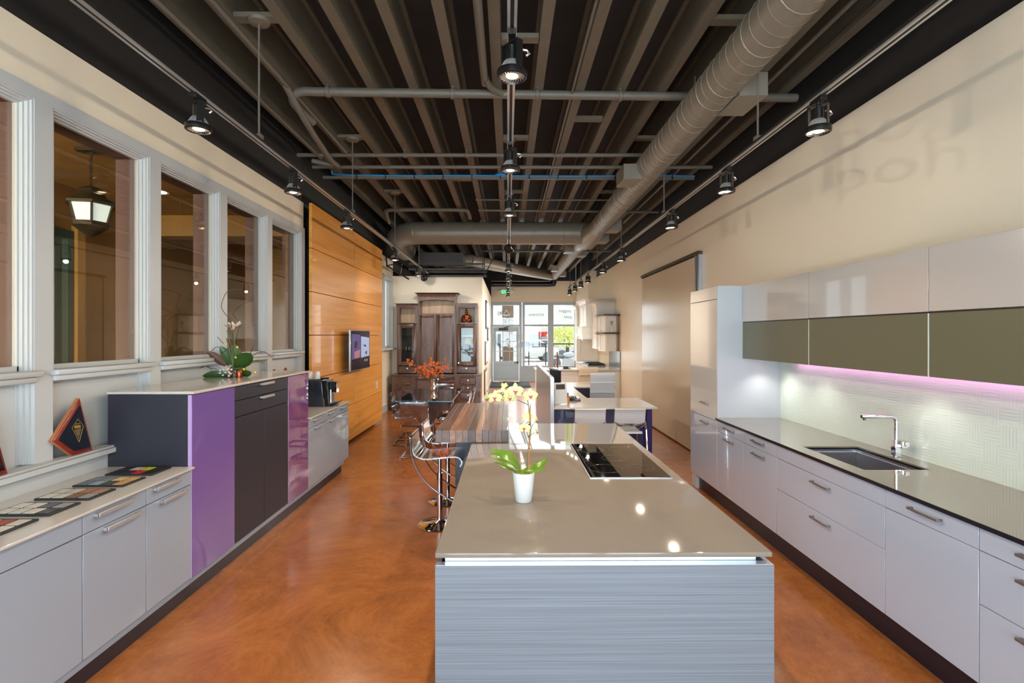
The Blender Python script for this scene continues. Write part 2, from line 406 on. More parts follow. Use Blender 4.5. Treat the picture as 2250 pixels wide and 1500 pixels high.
# children of the ceiling were built in the ceiling's local frame; see root_loc
# ---- left wall
OPEN = [(2.15,2.99),(3.11,3.95),(4.07,4.91),(5.03,5.87),(5.99,6.83)]
wl = MB().box(-2.9,-2.70,-2.4,6.95,3.18,3.52)
wl.box(-2.95,-2.84,10.95,13.0,0,1.45).box(-2.95,-2.84,10.95,13.0,3.12,3.6).box(-2.95,-2.84,11.86,11.98,1.45,3.12).box(-2.95,-2.84,12.78,13.0,1.45,3.12)
struct('wall_left', wl, M['cream'])
struct('wall_left_upper', MB().box(-2.9,-2.72,-2.4,6.95,3.52,4.6).box(-2.95,-2.80,6.95,10.95,0,4.6).box(-2.95,-2.84,10.95,13.0,3.6,4.6).box(-2.95,-2.84,13.0,20.2,0,4.6), M['black'])
tl = MB().box(-2.9,-2.68,-2.4,6.95,0,.99).box(-2.9,-2.68,-2.4,6.95,3.11,3.18).box(-2.9,-2.68,-2.4,2.15,.99,3.11)
for a, b in zip([o[1] for o in OPEN], [o[0] for o in OPEN[1:]]+[6.95]): tl.box(-2.9,-2.68,a,b,.99,3.11)
for a, b in OPEN:
    tl.box(-2.9,-2.75,a,b,.99,1.55)                      # wall below each window
    for k, (x0, ins) in enumerate([(-2.70,.014),(-2.722,.028),(-2.744,.042)]):   # stepped moulding round the lower panel
        x1 = x0; xb = -2.75
        tl.box(xb,x1,a,a+ins,1.04,1.52).box(xb,x1,b-ins,b,1.04,1.52)
struct('trim_1', tl, M['white'])
struct('trim_2', MB().box(-2.72,-2.62,-2.4,3.53,.988,1.022).box(-2.72,-2.632,-2.4,3.53,1.022,1.037).box(-2.72,-2.62,5.6,6.95,.988,1.022).box(-2.72,-2.632,5.6,6.95,1.022,1.037), M['white'], bevel=.003)
for n, (a, b) in enumerate(OPEN):
    w = thing('window_%d' % (n+1), None, None, (-2.75,(a+b)/2,1.55), kind='structure')
    z0, z1 = 1.565, 3.11
    fr = MB()
    for x0, x1, ins in [(-2.705,-2.685,.012),(-2.725,-2.70,.022),(-2.745,-2.72,.032),(-2.768,-2.74,.042)]:
        i = ins
        fr.box(x0,x1,a,a+i,z0,z1).box(x0,x1,b-i,b,z0,z1).box(x0,x1,a+i,b-i,z1-i,z1)
    fr.box(-2.768,-2.74,a,b,z0,z0+.03)
    fr.build('window_frame', M['white'], w)
    MB().box(-2.760,-2.754,a+.04,b-.04,z0+.03,z1-.04).build('pane', M['pane'], w)
    MB().box(-2.76,-2.635,a-.015,b+.015,1.535,1.568).box(-2.72,-2.66,a,b,1.50,1.535).build('window_sill', M['white'], w, bevel=.008, seg=2)
    MB().box(-2.912,-2.769,b-.035,b,z0,z1).box(-2.912,-2.769,a,a+.035,z0,z1).box(-2.912,-2.769,a+.035,b-.035,z1-.035,z1).build('outer_reveal', M['mauve'], w)
for n, (a, b) in enumerate([(11.1,11.86),(11.98,12.78)]):
    w = thing('window_%d' % (n+6), None, None, (-2.8,(a+b)/2,1.45), kind='structure')
    fr = MB()
    for x0, x1, i in [(-2.86,-2.79,-.04),(-2.90,-2.84,.03),(-2.94,-2.88,.06)]:
        fr.box(x0,x1,a if i>0 else a+i,a+max(i,.005),1.45,3.12).box(x0,x1,b-max(i,.005),b-min(i,0),1.45,3.12).box(x0,x1,a,b,3.12-abs(i),3.12+(.04 if i<0 else 0))
    fr.box(-2.94,-2.88,a,b,1.45,1.51)
    fr.build('window_frame', M['white'], w)
    MB().box(-2.915,-2.909,a+.05,b-.05,1.5,3.07).build('pane', M['pane_clear'], w)
    MB().box(-2.9,-2.72,a-.02,b+.02,1.42,1.46).build('window_sill', M['white'], w, bevel=.008)
struct('baseboard_left', MB().box(-2.84,-2.815,10.97,12.3,0,.16), M['white'])
# ---- corridor behind the left windows
struct('wall_corridor', MB().box(-5.3,-5.1,-2.5,4.75,0,3.55).box(-5.3,-5.1,6.15,10.6,0,3.55).box(-5.3,-5.1,4.75,6.15,2.98,3.55).box(-5.1,-2.95,10.5,10.6,0,3.55), M['stucco'])
struct('ceiling_corridor', MB().box(-5.3,-2.93,-2.5,10.6,3.5,3.6).box(-5.1,-2.95,7.6,7.9,3.2,3.5), M['stucco_ceiling'])
struct('floor_corridor', MB().box(-5.3,-2.96,-2.5,10.6,-.12,0), M['stucco'])
d = thing('door_2', None, None, (-5.12,5.45,0), kind='structure')
MB().box(-5.2,-5.06,4.75,4.83,0,2.98).box(-5.2,-5.06,6.07,6.15,0,2.98).box(-5.2,-5.06,4.83,6.07,2.88,2.98).build('door_frame', M['teal'], d)
MB().box(-5.17,-5.13,4.83,4.92,.02,2.88).box(-5.17,-5.13,5.98,6.07,.02,2.88).box(-5.17,-5.13,5.41,5.49,.02,2.88).box(-5.17,-5.13,4.92,5.98,2.78,2.88).box(-5.17,-5.13,4.92,5.98,.02,1.5).build('door_leaf', M['teal'], d)
MB().box(-5.155,-5.145,4.92,5.98,1.5,2.78).build('pane', M['backsplash'], d)
MB().box(-5.1,-5.02,6.16,6.27,0,3.05).build('door_casing', M['stucco_ceiling'], d)
for k, (x, y) in enumerate([(-4.55,4.35),(-4.2,6.35),(-4.0,2.4),(-3.6,8.6)]):
    t = thing('recessed_light', ['round recessed ceiling light behind the second window','round recessed ceiling light behind the third window','round recessed ceiling light in the passage behind the first window','round recessed ceiling light at the far end of the passage'][k], 'light', (x,y,3.47), 'passage downlights')
    MB().lathe([(.085,.03),(.10,.022),(.10,.028),(.085,.03)],(x,y,3.47)).lathe([(.09,.026),(.09,.03)],(x,y,3.47)).build('rim', M['white'], t)
    MB().lathe([(.001,.018),(.075,.018),(.08,.03)],(x,y,3.47),20).build('lens', M['lens'], t)
    light('downlight','SPOT',(0,0,0),34,(1,.82,.6),parent=t,spot_size=R(130),spot_blend=.8,shadow_soft_size=.08)
# ---- right wall
struct('wall_right', MB().box(2.84,3.05,-2.4,16.8,0,3.61).box(2.6,3.05,16.8,20.0,0,3.84), M['cream_gloss'])
struct('wall_right_upper', MB().box(2.86,3.05,-2.4,16.8,3.61,4.6).box(2.62,3.05,16.8,20.0,3.84,4.6), M['black'])
# ---- hutch wall and the box behind it
struct('wall_partition', MB().box(-2.84,-.62,12.9,13.05,0,3.22).box(-.74,-.62,13.05,20.0,0,3.22), M['cream'])
struct('ceiling_partition', MB().box(-2.83,-.75,13.06,19.98,3.08,3.16), M['black'])
struct('baseboard_partition', MB().box(-.62,-.60,12.95,20.0,0,.14), M['white'])
# ---- front wall with door and windows (far end)
YF = 20.0
dx0, dx1 = PX(1077,YF), PX(1146.5,YF); wx0, wx1 = PX(1148,YF), PX(1271,YF)
ztop = PZ(1150,664,YF); zsill = PZ(1150,804,YF)
zt0, zt1 = PZ(1110,713.3,YF), PZ(1110,670.5,YF)
zdoor = PZ(1110,717.5,YF)
struct('wall_front', MB().box(-.62,2.62,YF,YF+.2,ztop,3.84).box(wx1,2.62,YF,YF+.2,0,ztop).box(-.62,dx0,YF,YF+.2,0,ztop), M['cream'])
struct('wall_front_upper', MB().box(-2.84,-.62,YF+.02,YF+.2,0,3.84).box(-2.84,2.62,YF+.02,YF+.2,3.84,4.6), M['black'])
struct('trim_3', MB().box(dx1,wx1,YF,YF+.15,0,zsill).box(dx1+.06,wx1-.05,YF-.02,YF,.0,.16).box(dx1+.06,wx1-.05,YF-.012,YF,zsill-.1,zsill-.02), M['frame_paint'])
d = thing('door_1', None, None, ((dx0+dx1)/2,YF,0), kind='structure')
gx0, gx1 = PX(1083.3,YF), PX(1141,YF)
fr = MB().box(dx0,gx0,YF-.03,YF+.12,0,ztop).box(gx1,dx1,YF-.03,YF+.12,0,ztop).box(gx0,gx1,YF-.03,YF+.12,zt1,ztop).box(gx0,gx1,YF-.03,YF+.12,zdoor,zt0)
fr.build('door_frame', M['frame_paint'], d)
MB().box(gx0,gx1,YF+.04,YF+.046,zt0,zt1).build('transom_pane', M['pane_clear'], d)
lx0, lx1 = PX(1089.8,YF), PX(1134.8,YF); lz0, lz1 = PZ(1110,793.3,YF), PZ(1110,728,YF)
zdb = .02
lf = MB().box(gx0+.01,lx0,YF,YF+.05,zdb,zdoor-.01).box(lx1,gx1-.01,YF,YF+.05,zdb,zdoor-.01).box(lx0,lx1,YF,YF+.05,lz1,zdoor-.01).box(lx0,lx1,YF,YF+.05,zdb,lz0)
for k in (1,2):
    x = lx0+(lx1-lx0)*k/3; z = lz0+(lz1-lz0)*k/3
    lf.box(x-.012,x+.012,YF+.003,YF+.045,lz0,lz1).box(lx0,lx1,YF+.003,YF+.045,z-.012,z+.012)
lf.box(lx0-.02,lx1+.02,YF-.012,YF,.12,.135).box(lx0-.02,lx1+.02,YF-.012,YF,lz0-.13,lz0-.115).box(lx0-.02,lx0-.005,YF-.012,YF,.12,lz0-.115).box(lx1+.005,lx1+.02,YF-.012,YF,.12,lz0-.115)
lf.build('door_leaf', M['door_paint'], d)
for a in range(3):
    for b in range(3):
        MB().box(lx0+(lx1-lx0)*a/3+.012,lx0+(lx1-lx0)*(a+1)/3-.012,YF+.02,YF+.025,lz0+(lz1-lz0)*b/3+.012,lz0+(lz1-lz0)*(b+1)/3-.012).build('pane', M['pane_clear'], d)
hz = PZ(1136,796,YF)
MB().lathe([(.04,-.01),(.04,.01)],(gx1-.07,YF-.012,hz),14,Matrix.Rotation(R(90),3,'X')).tube([(gx1-.07,YF-.01,hz),(gx1-.07,YF-.06,hz),(gx1-.2,YF-.06,hz)],.012).build('door_handle', M['lampblack'], d)
cz = PZ(1106,723,YF)
MB().box(PX(1096,YF),PX(1116,YF),YF-.06,YF,cz-.045,cz+.045).tube([(PX(1108,YF),YF-.04,cz+.05),(PX(1118,YF),YF-.03,cz+.11)],.012).build('door_closer', M['darkmetal'], d)
panes = [(1153,1204),(1216,1261)]
w = thing('window_8', None, None, ((wx0+wx1)/2,YF,zsill), kind='structure')
fr = MB(); zs = [PZ(1200,803,YF), PZ(1200,716.6,YF), PZ(1200,712.6,YF), PZ(1200,670,YF)]
xs = [wx0, PX(1153,YF), PX(1204,YF), PX(1216,YF), PX(1262,YF), wx1]
fr.box(xs[0],xs[1],YF-.02,YF+.12,zs[0],zs[3]).box(xs[2],xs[3],YF-.02,YF+.12,zs[0],zs[3]).box(xs[4],xs[5],YF-.02,YF+.12,zs[0],zs[3])
fr.box(xs[0],xs[5],YF-.02,YF+.12,zs[3],ztop).box(xs[0],xs[5],YF-.03,YF+.12,zsill-.03,zs[0])
for a, b in ((1,2),(3,4)): fr.box(xs[a],xs[b],YF-.01,YF+.11,zs[1],zs[2])
fr.build('window_frame', M['frame_paint'], w)
for a, b in ((1,2),(3,4)):
    for c, e in ((0,1),(2,3)): MB().box(xs[a],xs[b],YF+.04,YF+.046,zs[c],zs[e]).build('pane', M['pane_clear'], w)
# lettering on the front glass, seen from inside so it reads reversed
def gl_text(body, px, py, hpx, m):
    s = hpx/57.3
    text_mesh('lettering', body, s*1.38, m, d, (PX(px,YF),YF+.033,PZ(px,py,YF)), (1,0,0), (0,0,1), mirror=True)
gl_text('SS', 1124.5, 692, 8.2, M['letter_white'])
gl_text('R', 1102, 692, 8.2, M['letter']); gl_text('IS', 1097, 692, 8.2, M['letter'])
gl_text('130', 1112.5, 709, 8.6, M['letter_white'])
tx, tz = PX(1112.5,YF), PZ(1112,692.5,YF)
tri = MB()
for a, b in (((-.12,0),(0,.22)),((0,.22),(.12,0)),((.12,0),(-.12,0))):
    tri.tube([(tx+a[0],YF+.033,tz+a[1]),(tx+b[0],YF+.033,tz+b[1])],.02,5)
tri.build('triangle_emblem', M['letter_white'], d)
_d = d; d = w
gl_text('KITCHENS', 1178.5, 694, 5.2, M['letter'])
gl_text('poggen', 1241, 685.5, 6.8, M['letter']); gl_text('pohl', 1248, 699, 6.8, M['letter'])
# ---- wall behind the camera: shop glazing that lets the day in
struct('wall_back', MB().box(-2.9,3.0,-2.5,-2.35,0,.18).box(-2.9,3.0,-2.5,-2.35,3.3,4.6).box(-2.9,-2.5,-2.5,-2.35,.18,3.3).box(2.6,3.0,-2.5,-2.35,.18,3.3).box(-.75,-.6,-2.5,-2.35,.18,3.3).box(.95,1.1,-2.5,-2.35,.18,3.3), M['cream'])
w = thing('window_9', None, None, (0,-2.42,.18), kind='structure')
for a, b in ((-2.5,-.75),(-.6,.95),(1.1,2.6)):
    MB().box(a,b,-2.46,-2.40,.18,.25).box(a,b,-2.46,-2.40,3.23,3.3).box(a,a+.06,-2.46,-2.40,.25,3.23).box(b-.06,b,-2.46,-2.40,.25,3.23).box(a,b,-2.46,-2.40,2.3,2.36).build('window_frame', M['white'], w)
    MB().box(a+.06,b-.06,-2.433,-2.427,.25,2.3).build('pane', M['pane_clear'], w); MB().box(a+.06,b-.06,-2.433,-2.427,2.36,3.23).build('pane', M['pane_clear'], w)

# lettering on the rear glass; the low sun glancing off the cars behind throws it on the right wall
text_mesh('lettering', 'poggen', .19, M['letter'], w, (.086,-2.44,2.03), (1,0,0), (0,0,1), align='LEFT')
text_mesh('lettering', 'pohl', .19, M['letter'], w, (.086,-2.44,1.87), (1,0,0), (0,0,1), align='LEFT')
text_mesh('lettering', 'KITCHENS', .15, M['letter'], w, (-1.3,-2.44,2.06), (1,0,0), (0,0,1), align='LEFT')
# ============================================================ CEILING SERVICES
TRZ = 3.25
TRX = {'left': -1.91, 'centre': .022, 'right': 1.94}
def track(side, y0, y1, rods, label):
    x = TRX[side]
    t = thing('lighting_track', label, 'track', (x,(y0+y1)/2,TRZ), 'lighting tracks')
    MB().box(x-.018,x+.018,y0,y1,TRZ,TRZ+.032).build('rail', M['darkmetal'], t)
    for s in (-1,1): MB().box(x+s*.016-.007,x+s*.016+.007,y0,y1,TRZ-.004,TRZ+.008).build('silver_edge', M['sink_silver'], t)
    MB().box(x-.02,x+.02,y1,y1+.06,TRZ-.006,TRZ+.036).build('end_cap', M['lampblack'], t)
    for y in rods:
        MB().tube([(x,y,TRZ+.032),(x,y,4.19)],.008,8).build('hanger_rod', M['pipe'], t)
        MB().lathe([(.0,4.15),(.075,4.165),(.085,4.188),(.0,4.19)],(x,y,0),18).build('ceiling_canopy', M['joist'], t)
        MB().box(x-.025,x+.025,y-.025,y+.025,TRZ+.03,TRZ+.06).build('clamp', M['pipe'], t)
track('left', -2.2, 12.6, [1.6,4.04,6.47,8.9,11.3], 'lighting track along the left side above the windows and wood panel')
track('centre', -2.2, 17.6, [2.2,4.3,6.47,8.9,11.3,13.8,16.3], 'lighting track down the middle of the ceiling above the island')
track('right', -2.2, 16.6, [1.6,4.04,6.47,8.9,11.3,13.8,16.2], 'lighting track along the right wall above the sink run')
def make_lamp():
    t = thing('track_spotlight', 'x', 'spotlight')
    MB().box(-.02,.02,-.06,.06,-.032,0).build('adaptor', M['lampblack'], t, bevel=.003)
    yk = MB()
    for s in (-1,1): yk.obox((s*.055*math.cos(R(50)),-s*.055*math.sin(R(50)),-.12),(.005,.040,.15),(0,0,R(-50)))
    yk.obox((0,0,-.047),(.11,.040,.006),(0,0,R(-50))).tube([(0,0,-.055),(0,0,-.03)],.012).build('yoke', M['lampblack'], t)
    MB().lathe([(.026,-.06),(.03,-.064),(.03,-.134),(.02,-.136)],n=20).build('driver_housing', M['lampblack'], t)
    MB().tube([(.045,0,-.075),(.075,0,-.08),(.085,.0,-.095),(.07,0,-.105)],.007,8).build('locking_knob', M['steel'], t)
    hs = MB().lathe([(.030,-.132),(.034,-.136),(.06,-.175),(.062,-.18)],n=24)
    hs.build('heat_sink', M['sink_silver'], t)
    fin = MB()
    for k in range(16):
        a = 2*math.pi*k/16; fin.obox((.047*math.cos(a),.047*math.sin(a),-.156),(.006,.003,.045),(0,R(-30),a))
    fin.build('cooling_fins', M['sink_silver'], t)
    MB().lathe([(.052,-.178),(.072,-.18),(.076,-.19),(.074,-.212),(.066,-.216),(.062,-.206)],n=28).build('ring', M['lampblack'], t)
    g = MB()
    for k in range(20):
        a = 2*math.pi*k/20; g.tube([(.034*math.cos(a),.034*math.sin(a),-.207),(.05*math.cos(a+.2),.05*math.sin(a+.2),-.208),(.063*math.cos(a+.45),.063*math.sin(a+.45),-.208)],.0028,4)
    g.lathe([(.03,-.2),(.064,-.2)],n=24); g.build('reflector', M['sink_silver'], t)
    MB().lathe([(.0001,-.213),(.02,-.212),(.034,-.204)],n=20).build('lens', M['lens'], t)
    return t
LAMPS = []
ORD = ['nearest','second','third','fourth','fifth','sixth','seventh','eighth','ninth','tenth']
proto = make_lamp(); first = True
for side, ys in (('left',[3.25,4.68,6.24,8.85,11.2]), ('right',[3.25,4.62,6.17,8.9,10.6,12.6,13.8,15.0,16.3]), ('centre',[1.2,2.57,4.04,5.56,10.4,12.3,13.9,15.5,17.2])):
    kk = 0
    for y in ys:
        t = proto if first else copy_tree(proto); first = False
        t.location = (TRX[side], y, TRZ-.003)
        if y > 2 or side != 'centre':
            t['label'] = 'upright black track spotlight, %s the camera on the %s track' % ('nearest to' if kk == 0 else ORD[kk]+' from', {'left':'left-hand','right':'right-hand','centre':'middle'}[side]); kk += 1
        else: t['label'] = 'unseen black track spotlight kept on the middle track to light the near end'  # lamp above the view, kept for the light it throws nearby
        t['group'] = 'track spotlights'
        aim = {'left': R(52), 'right': R(-52), 'centre': 0}[side]
        LAMPS.append((t, aim, y, side))
for t, aim, y, side in LAMPS:
    e = LAMP_W * (.7 if side == 'centre' else .85) * (1 if y < 6 else 1.2 if y < 8 else .5 if side == 'left' else 1.6)
    light('spot', 'SPOT', (0,0,-.235), e, WARM if y < 9 else (1, .93, .84), (R(48) if side == 'left' and y > 8 else 0, -aim*(.3 if side == 'left' and y > 8 else 1), 0), t, spot_size=R(165), spot_blend=1.0, shadow_soft_size=.03, specular_factor=.4)
# the fifth lamp on the middle track is a sideways head
def side_head(x, y, label):
    t = thing('track_spotlight', label, 'spotlight', (x,y,TRZ), 'track spotlights')
    MB().box(x-.02,x+.02,y-.06,y+.06,TRZ-.032,TRZ).tube([(x,y,TRZ-.03),(x,y,TRZ-.12)],.012).build('adaptor', M['lampblack'], t)
    m = Matrix.Rotation(R(-118),3,'X')
    MB().lathe([(.03,-.07),(.034,-.06),(.058,-.005),(.074,0),(.076,.03),(.066,.03)],(x,y,TRZ-.17),22,m).build('head', M['lampblack'], t)
    MB().lathe([(.001,.02),(.062,.022)],(x,y,TRZ-.17),22,m).build('lens', M['sink_silver'], t)
side_head(TRX['left'], 12.0, 'black track spotlight head turned sideways at the far end of the left track')
side_head(TRX['centre'], 7.9, 'black track spotlight head turned away on the middle track before the cross duct')
# ---- spiral duct
DX, DZ = 1.76, 3.85
t = thing('spiral_duct', 'large grey spiral duct running along the right side of the ceiling', 'duct', (DX,5,DZ-.17))
MB().tube([(DX,-2.3,DZ),(DX,10.2,DZ)],.165,32).build('duct_shell', M['duct'], t)
hx = []
n = 20; turns = 92
for i in range(n*turns+1):
    a = 2*math.pi*i/n; hx.append((DX+.166*math.cos(a), -1.0+11.2*i/(n*turns), DZ+.166*math.sin(a)))
MB().tube(hx,.0045,4).build('spiral_seam', M['duct'], t)
MB().tube([(DX,10.2,DZ),(DX-.02,10.5,DZ),(DX-.06,11.0,DZ),(DX-.08,11.3,DZ)],[.165,.2,.24,.24],28).build('junction_collar', M['duct'], t)
x2 = 1.64
MB().tube([(DX-.08,11.3,DZ),(x2+.02,12.0,DZ),(x2,18.3,DZ)],[.2,.15,.15],28).build('rear_duct_shell', M['duct'], t)
hx = []
for i in range(16*48+1):
    a = 2*math.pi*i/16; hx.append((x2+.152*math.cos(a), 12.0+6.3*i/(16*48), DZ+.152*math.sin(a)))
MB().tube(hx,.0045,4).build('spiral_seam', M['duct'], t)
def register(y, side, L=.5):
    s = side
    MB().prism([(y-L*.35,DZ-.16),(y+L*.55,DZ-.14),(y+L*.55,DZ+.05),(y-L*.35,DZ+.03)], DX+s*.10, DX+s*.33, 'X').build('side_register', M['duct'], t, bevel=.004)
for y, s in ((4.35,1),(6.6,-1),(9.7,1),(10.9,1)): register(y, s)
for y, s in ((13.0,1),(12.4,-1),(16.0,-1),(17.4,1)):
    MB().prism([(y-.2,DZ-.14),(y+.25,DZ-.12),(y+.25,DZ+.04),(y-.2,DZ+.03)], x2+s*.10, x2+s*.3, 'X').build('side_register', M['duct'], t, bevel=.004)
for y in (1.5, 4.9, 8.6): MB().tube([(DX,y,DZ+.16),(DX,y,4.2)],.006,6).build('duct_hanger', M['pipe'], t)
t = thing('cross_duct', 'wide round grey duct crossing the ceiling from left to right', 'duct', (-.3,10.95,DZ-.24))
YD = 10.95
MB().tube(bez([(-2.38,12.3,3.75),(-2.4,11.7,3.82),(-2.32,11.25,3.88),(-2.0,10.98,3.9),(-1.6,10.95,3.9)],6)+[(1.7,10.95,3.9)],.232,30).build('duct_shell', M['duct'], t)
for x in [-1.95+.62*i for i in range(6)]:
    MB().lathe([(.233,-.02),(.238,0),(.233,.02)],(x,YD,3.9),28,Matrix.Rotation(R(90),3,'Y')).build('seam_band', M['duct'], t)
t = thing('angled_duct', 'smaller grey duct slanting to the far end of the ceiling', 'duct', (.3,15.5,3.5))
MB().tube([(-1.0,13.4,3.68),(1.5,18.0,3.82)],.16,24).build('duct_shell', M['duct'], t)
MB().tube([(-1.6,13.2,3.62),(-.95,13.45,3.68)],[.2,.165],24).build('collar', M['duct'], t)
b = MB().tube(bez([(-.6,19.45,3.66),(1.55,19.45,3.66),(1.7,19.45,3.74),(1.72,19.45,4.0),(1.72,19.45,4.59)],6),.1,16)
b.build('black_pipe', M['lampblack'], label='thick black pipe across the far wall above the door', cat='pipe')
# ---- sprinkler pipes, conduits and struts
def pipe(name, pts, r, label, m='pipe', n=10, cat='pipe', clips=()):
    lo = [min(p[i] for p in pts) for i in range(3)]; hi = [max(p[i] for p in pts) for i in range(3)]
    t = thing(name, label, cat, ((lo[0]+hi[0])/2,(lo[1]+hi[1])/2,lo[2]-r))
    MB().tube(pts, r, n).build('tube', M[m], t)
    for c in clips:
        MB().lathe([(r+.004,-.02),(r+.010,-.014),(r+.010,.014),(r+.004,.02)],c,14,Matrix.Rotation(R(90),3,'Y')).box(c[0]-.006,c[0]+.006,c[1]-.006,c[1]+.006,c[2]+r,4.179).build('pipe_clip', M[m], t)
    return t
z = 4.10
pipe('sprinkler_pipe', bez([(-2.02,5.45,3.98),(-2.06,5.22,4.0),(-2.08,5.08,4.06),(-1.98,5.03,z),(-1.8,5.03,z)],5)+[(2.84,5.12,z)], .042, 'thick grey sprinkler pipe crossing the ceiling nearest the camera', clips=[(-1.72,5.03,z),(-.53,5.06,z),(.29,5.07,z),(1.1,5.09,z),(2.3,5.11,z)])
pipe('branch_pipe', bez([(-.21,-2.0,4.1),(-.21,4.2,4.1),(-.2,4.75,4.1),(-.14,4.95,4.1),(-.05,5.05,4.1)],4), .034, 'grey branch pipe running back from the sprinkler pipe over the island', clips=())
pipe('sprinkler_pipe', [(-2.75,6.8,z),(1.9,6.76,z)], .026, 'thin grey pipe crossing the ceiling above the blue cable, nearer of two', clips=[(-1.33,6.79,z),(-.53,6.78,z),(.7,6.77,z)])
pipe('sprinkler_pipe', [(-2.7,7.28,z),(2.84,7.24,z)], .026, 'thin grey pipe crossing the ceiling just in front of the blue cable', clips=[(-2.1,7.28,z),(-.9,7.26,z),(1.1,7.25,z)])
t = thing('cable_strut', 'grey steel strut carrying a blue cable across the ceiling', 'strut', (0,7.7,4.05))
MB().box(-2.7,2.75,7.68,7.72,4.06,4.10).build('strut', M['pipe'], t)
MB().tube(bez([(-2.56,7.66,4.17),(-2.56,7.665,4.14),(-2.45,7.665,4.112),(-1.5,7.665,4.10),(-.6,7.665,4.104),(.4,7.665,4.10),(1.4,7.665,4.103),(2.1,7.665,4.112),(2.75,7.665,4.104)],6),.011,6).build('blue_cable', M['blue'], t)
for x in (-.1,2.15): MB().ball((x,7.665,4.12),.05,10,6,(1.6,.5,.5)).build('cable_loop', M['blue'], t)
for x in [-2.2+.42*i for i in range(12)]: MB().box(x-.006,x+.006,7.65,7.73,4.05,4.118).build('cable_tie', M['lampblack'], t)
pipe('conduit', [(-.55,9.1,4.12),(2.1,9.1,4.12)], .014, 'thin conduit crossing the ceiling before the cross duct')
pipe('conduit', [(-.55,9.9,4.13),(2.86,9.9,4.1)], .022, 'second thin conduit crossing the ceiling before the cross duct')
pipe('conduit', bez([(-2.3,10.2,3.95),(-2.3,10.0,4.08),(-2.15,9.85,4.12),(-.9,9.85,4.12),(-.75,9.95,4.1),(-.72,10.1,4.02)],5), .035, 'bent grey pipe above the left end of the cross duct')
pipe('conduit', bez([(-2.22,2.1,4.16),(-2.2,3.1,4.13),(-2.05,3.16,4.10),(-2.06,3.3,4.1),(-2.06,6.7,4.1)],4), .02, 'long thin conduit along the ceiling left of the hanging rods')
pipe('conduit', bez([(-2.68,3.15,4.12),(-2.6,3.17,4.14),(-2.48,3.3,4.1),(-2.45,3.6,4.1),(-2.45,6.9,4.1)],4), .022, 'long thin conduit along the ceiling beside the black wall')
pipe('flexible_pipe', bez([(-2.08,4.9,4.12),(-2.05,5.3,3.95),(-2.1,5.8,3.92),(-2.15,6.4,3.9),(-2.2,6.75,3.95),(-2.5,6.72,4.0)],6), .034, 'curved grey pipe bending down beside the left track')
pipe('conduit', [(.62,-1.5,4.10),(.62,11,4.10)], .012, 'straight thin conduit along the middle of the ceiling right of the track')
pipe('conduit', bez([(1.95,3.2,4.1),(2.15,3.15,4.07),(2.35,3.2,4.1),(2.5,3.35,4.1)],5), .012, 'short coiled cable hanging beside the near end of the duct')
pipe('conduit', [(2.45,-1.0,4.14),(2.45,11,4.14)], .02, 'straight thin conduit along the ceiling right of the duct')
pipe('beam_pipe', [(-.72,14.2,4.05),(2.8,14.2,4.05)], .03, 'grey pipe crossing the far ceiling behind the cross duct')
pipe('conduit', [(-.6,13.2,4.13),(-.55,10.7,4.1)], .012, 'slanting thin rod above the partition wall')
MB().tube([(-.62,13.3,3.2),(-.35,13.3,3.75)],.012,6).build('brace_rod', M['lampblack'], label='black diagonal brace rod above the corner of the partition wall', cat='rod')
t = thing('ceiling_rack', 'dark metal rack of channels hanging behind the cross duct', 'rack', (-1.2,12.2,3.3))
for k, (y, zz) in enumerate([(11.7,3.36),(11.7,3.24),(12.5,3.28),(12.5,3.18)]): MB().box(-2.2,-.5,y-.02,y+.02,zz-.02,zz+.02).build('channel', M['darkmetal'], t)
for x in (-2.1,-.55): MB().tube([(x,11.7,3.22),(x,11.7,4.2)],.008,6).tube([(x,12.5,3.16),(x,12.5,4.2)],.008,6).build('hanger_rod', M['darkmetal'], t)
MB().box(-2.0,-1.0,11.75,12.45,3.40,3.62).build('air_box', M['darkmetal'], t)
t = thing('pipe_bracket', 'black pipe bracket hanging by the left wall before the hutch', 'bracket', (-2.3,11.6,2.9))
p0 = P(848,560,11.4); p1 = P(850,584,11.3); p2 = P(898,613,11.9); p3 = P(880,577,12.3)
MB().tube([p0,p1,p2],.018,8).tube([p1,(p3[0],p3[1],p3[2])],.014,8).tube([P(879,605,11.7),P(883,580,11.7)],.02,8).tube([(p0[0],p0[1],p0[2]),(p0[0],p0[1],4.2)],.012,6).build('pipe', M['lampblack'], t)
# exit sign with two lamp heads
ez = PZ(1112,641,YF); ex = PX(1112,YF)
t = thing('exit_sign', 'white exit sign with green letters and two emergency lamp heads above the door', 'sign', (ex,YF-.05,ez-.14))
MB().box(ex-.15,ex+.15,YF-.07,YF,ez-.13,ez+.11).build('housing', M['exit_white'], t, bevel=.008)
text_mesh('exit_lettering','EXIT',.17,M['exit_green'],t,(ex,YF-.073,ez-.06),(1,0,0),(0,0,1),depth=.004)
for s in (-1,1): MB().ball((ex+s*.24,YF-.08,ez+.03),.07,14,8,(1,.8,1)).tube([(ex+s*.15,YF-.03,ez),(ex+s*.22,YF-.05,ez)],.015).build('lamp_head', M['exit_white'], t)
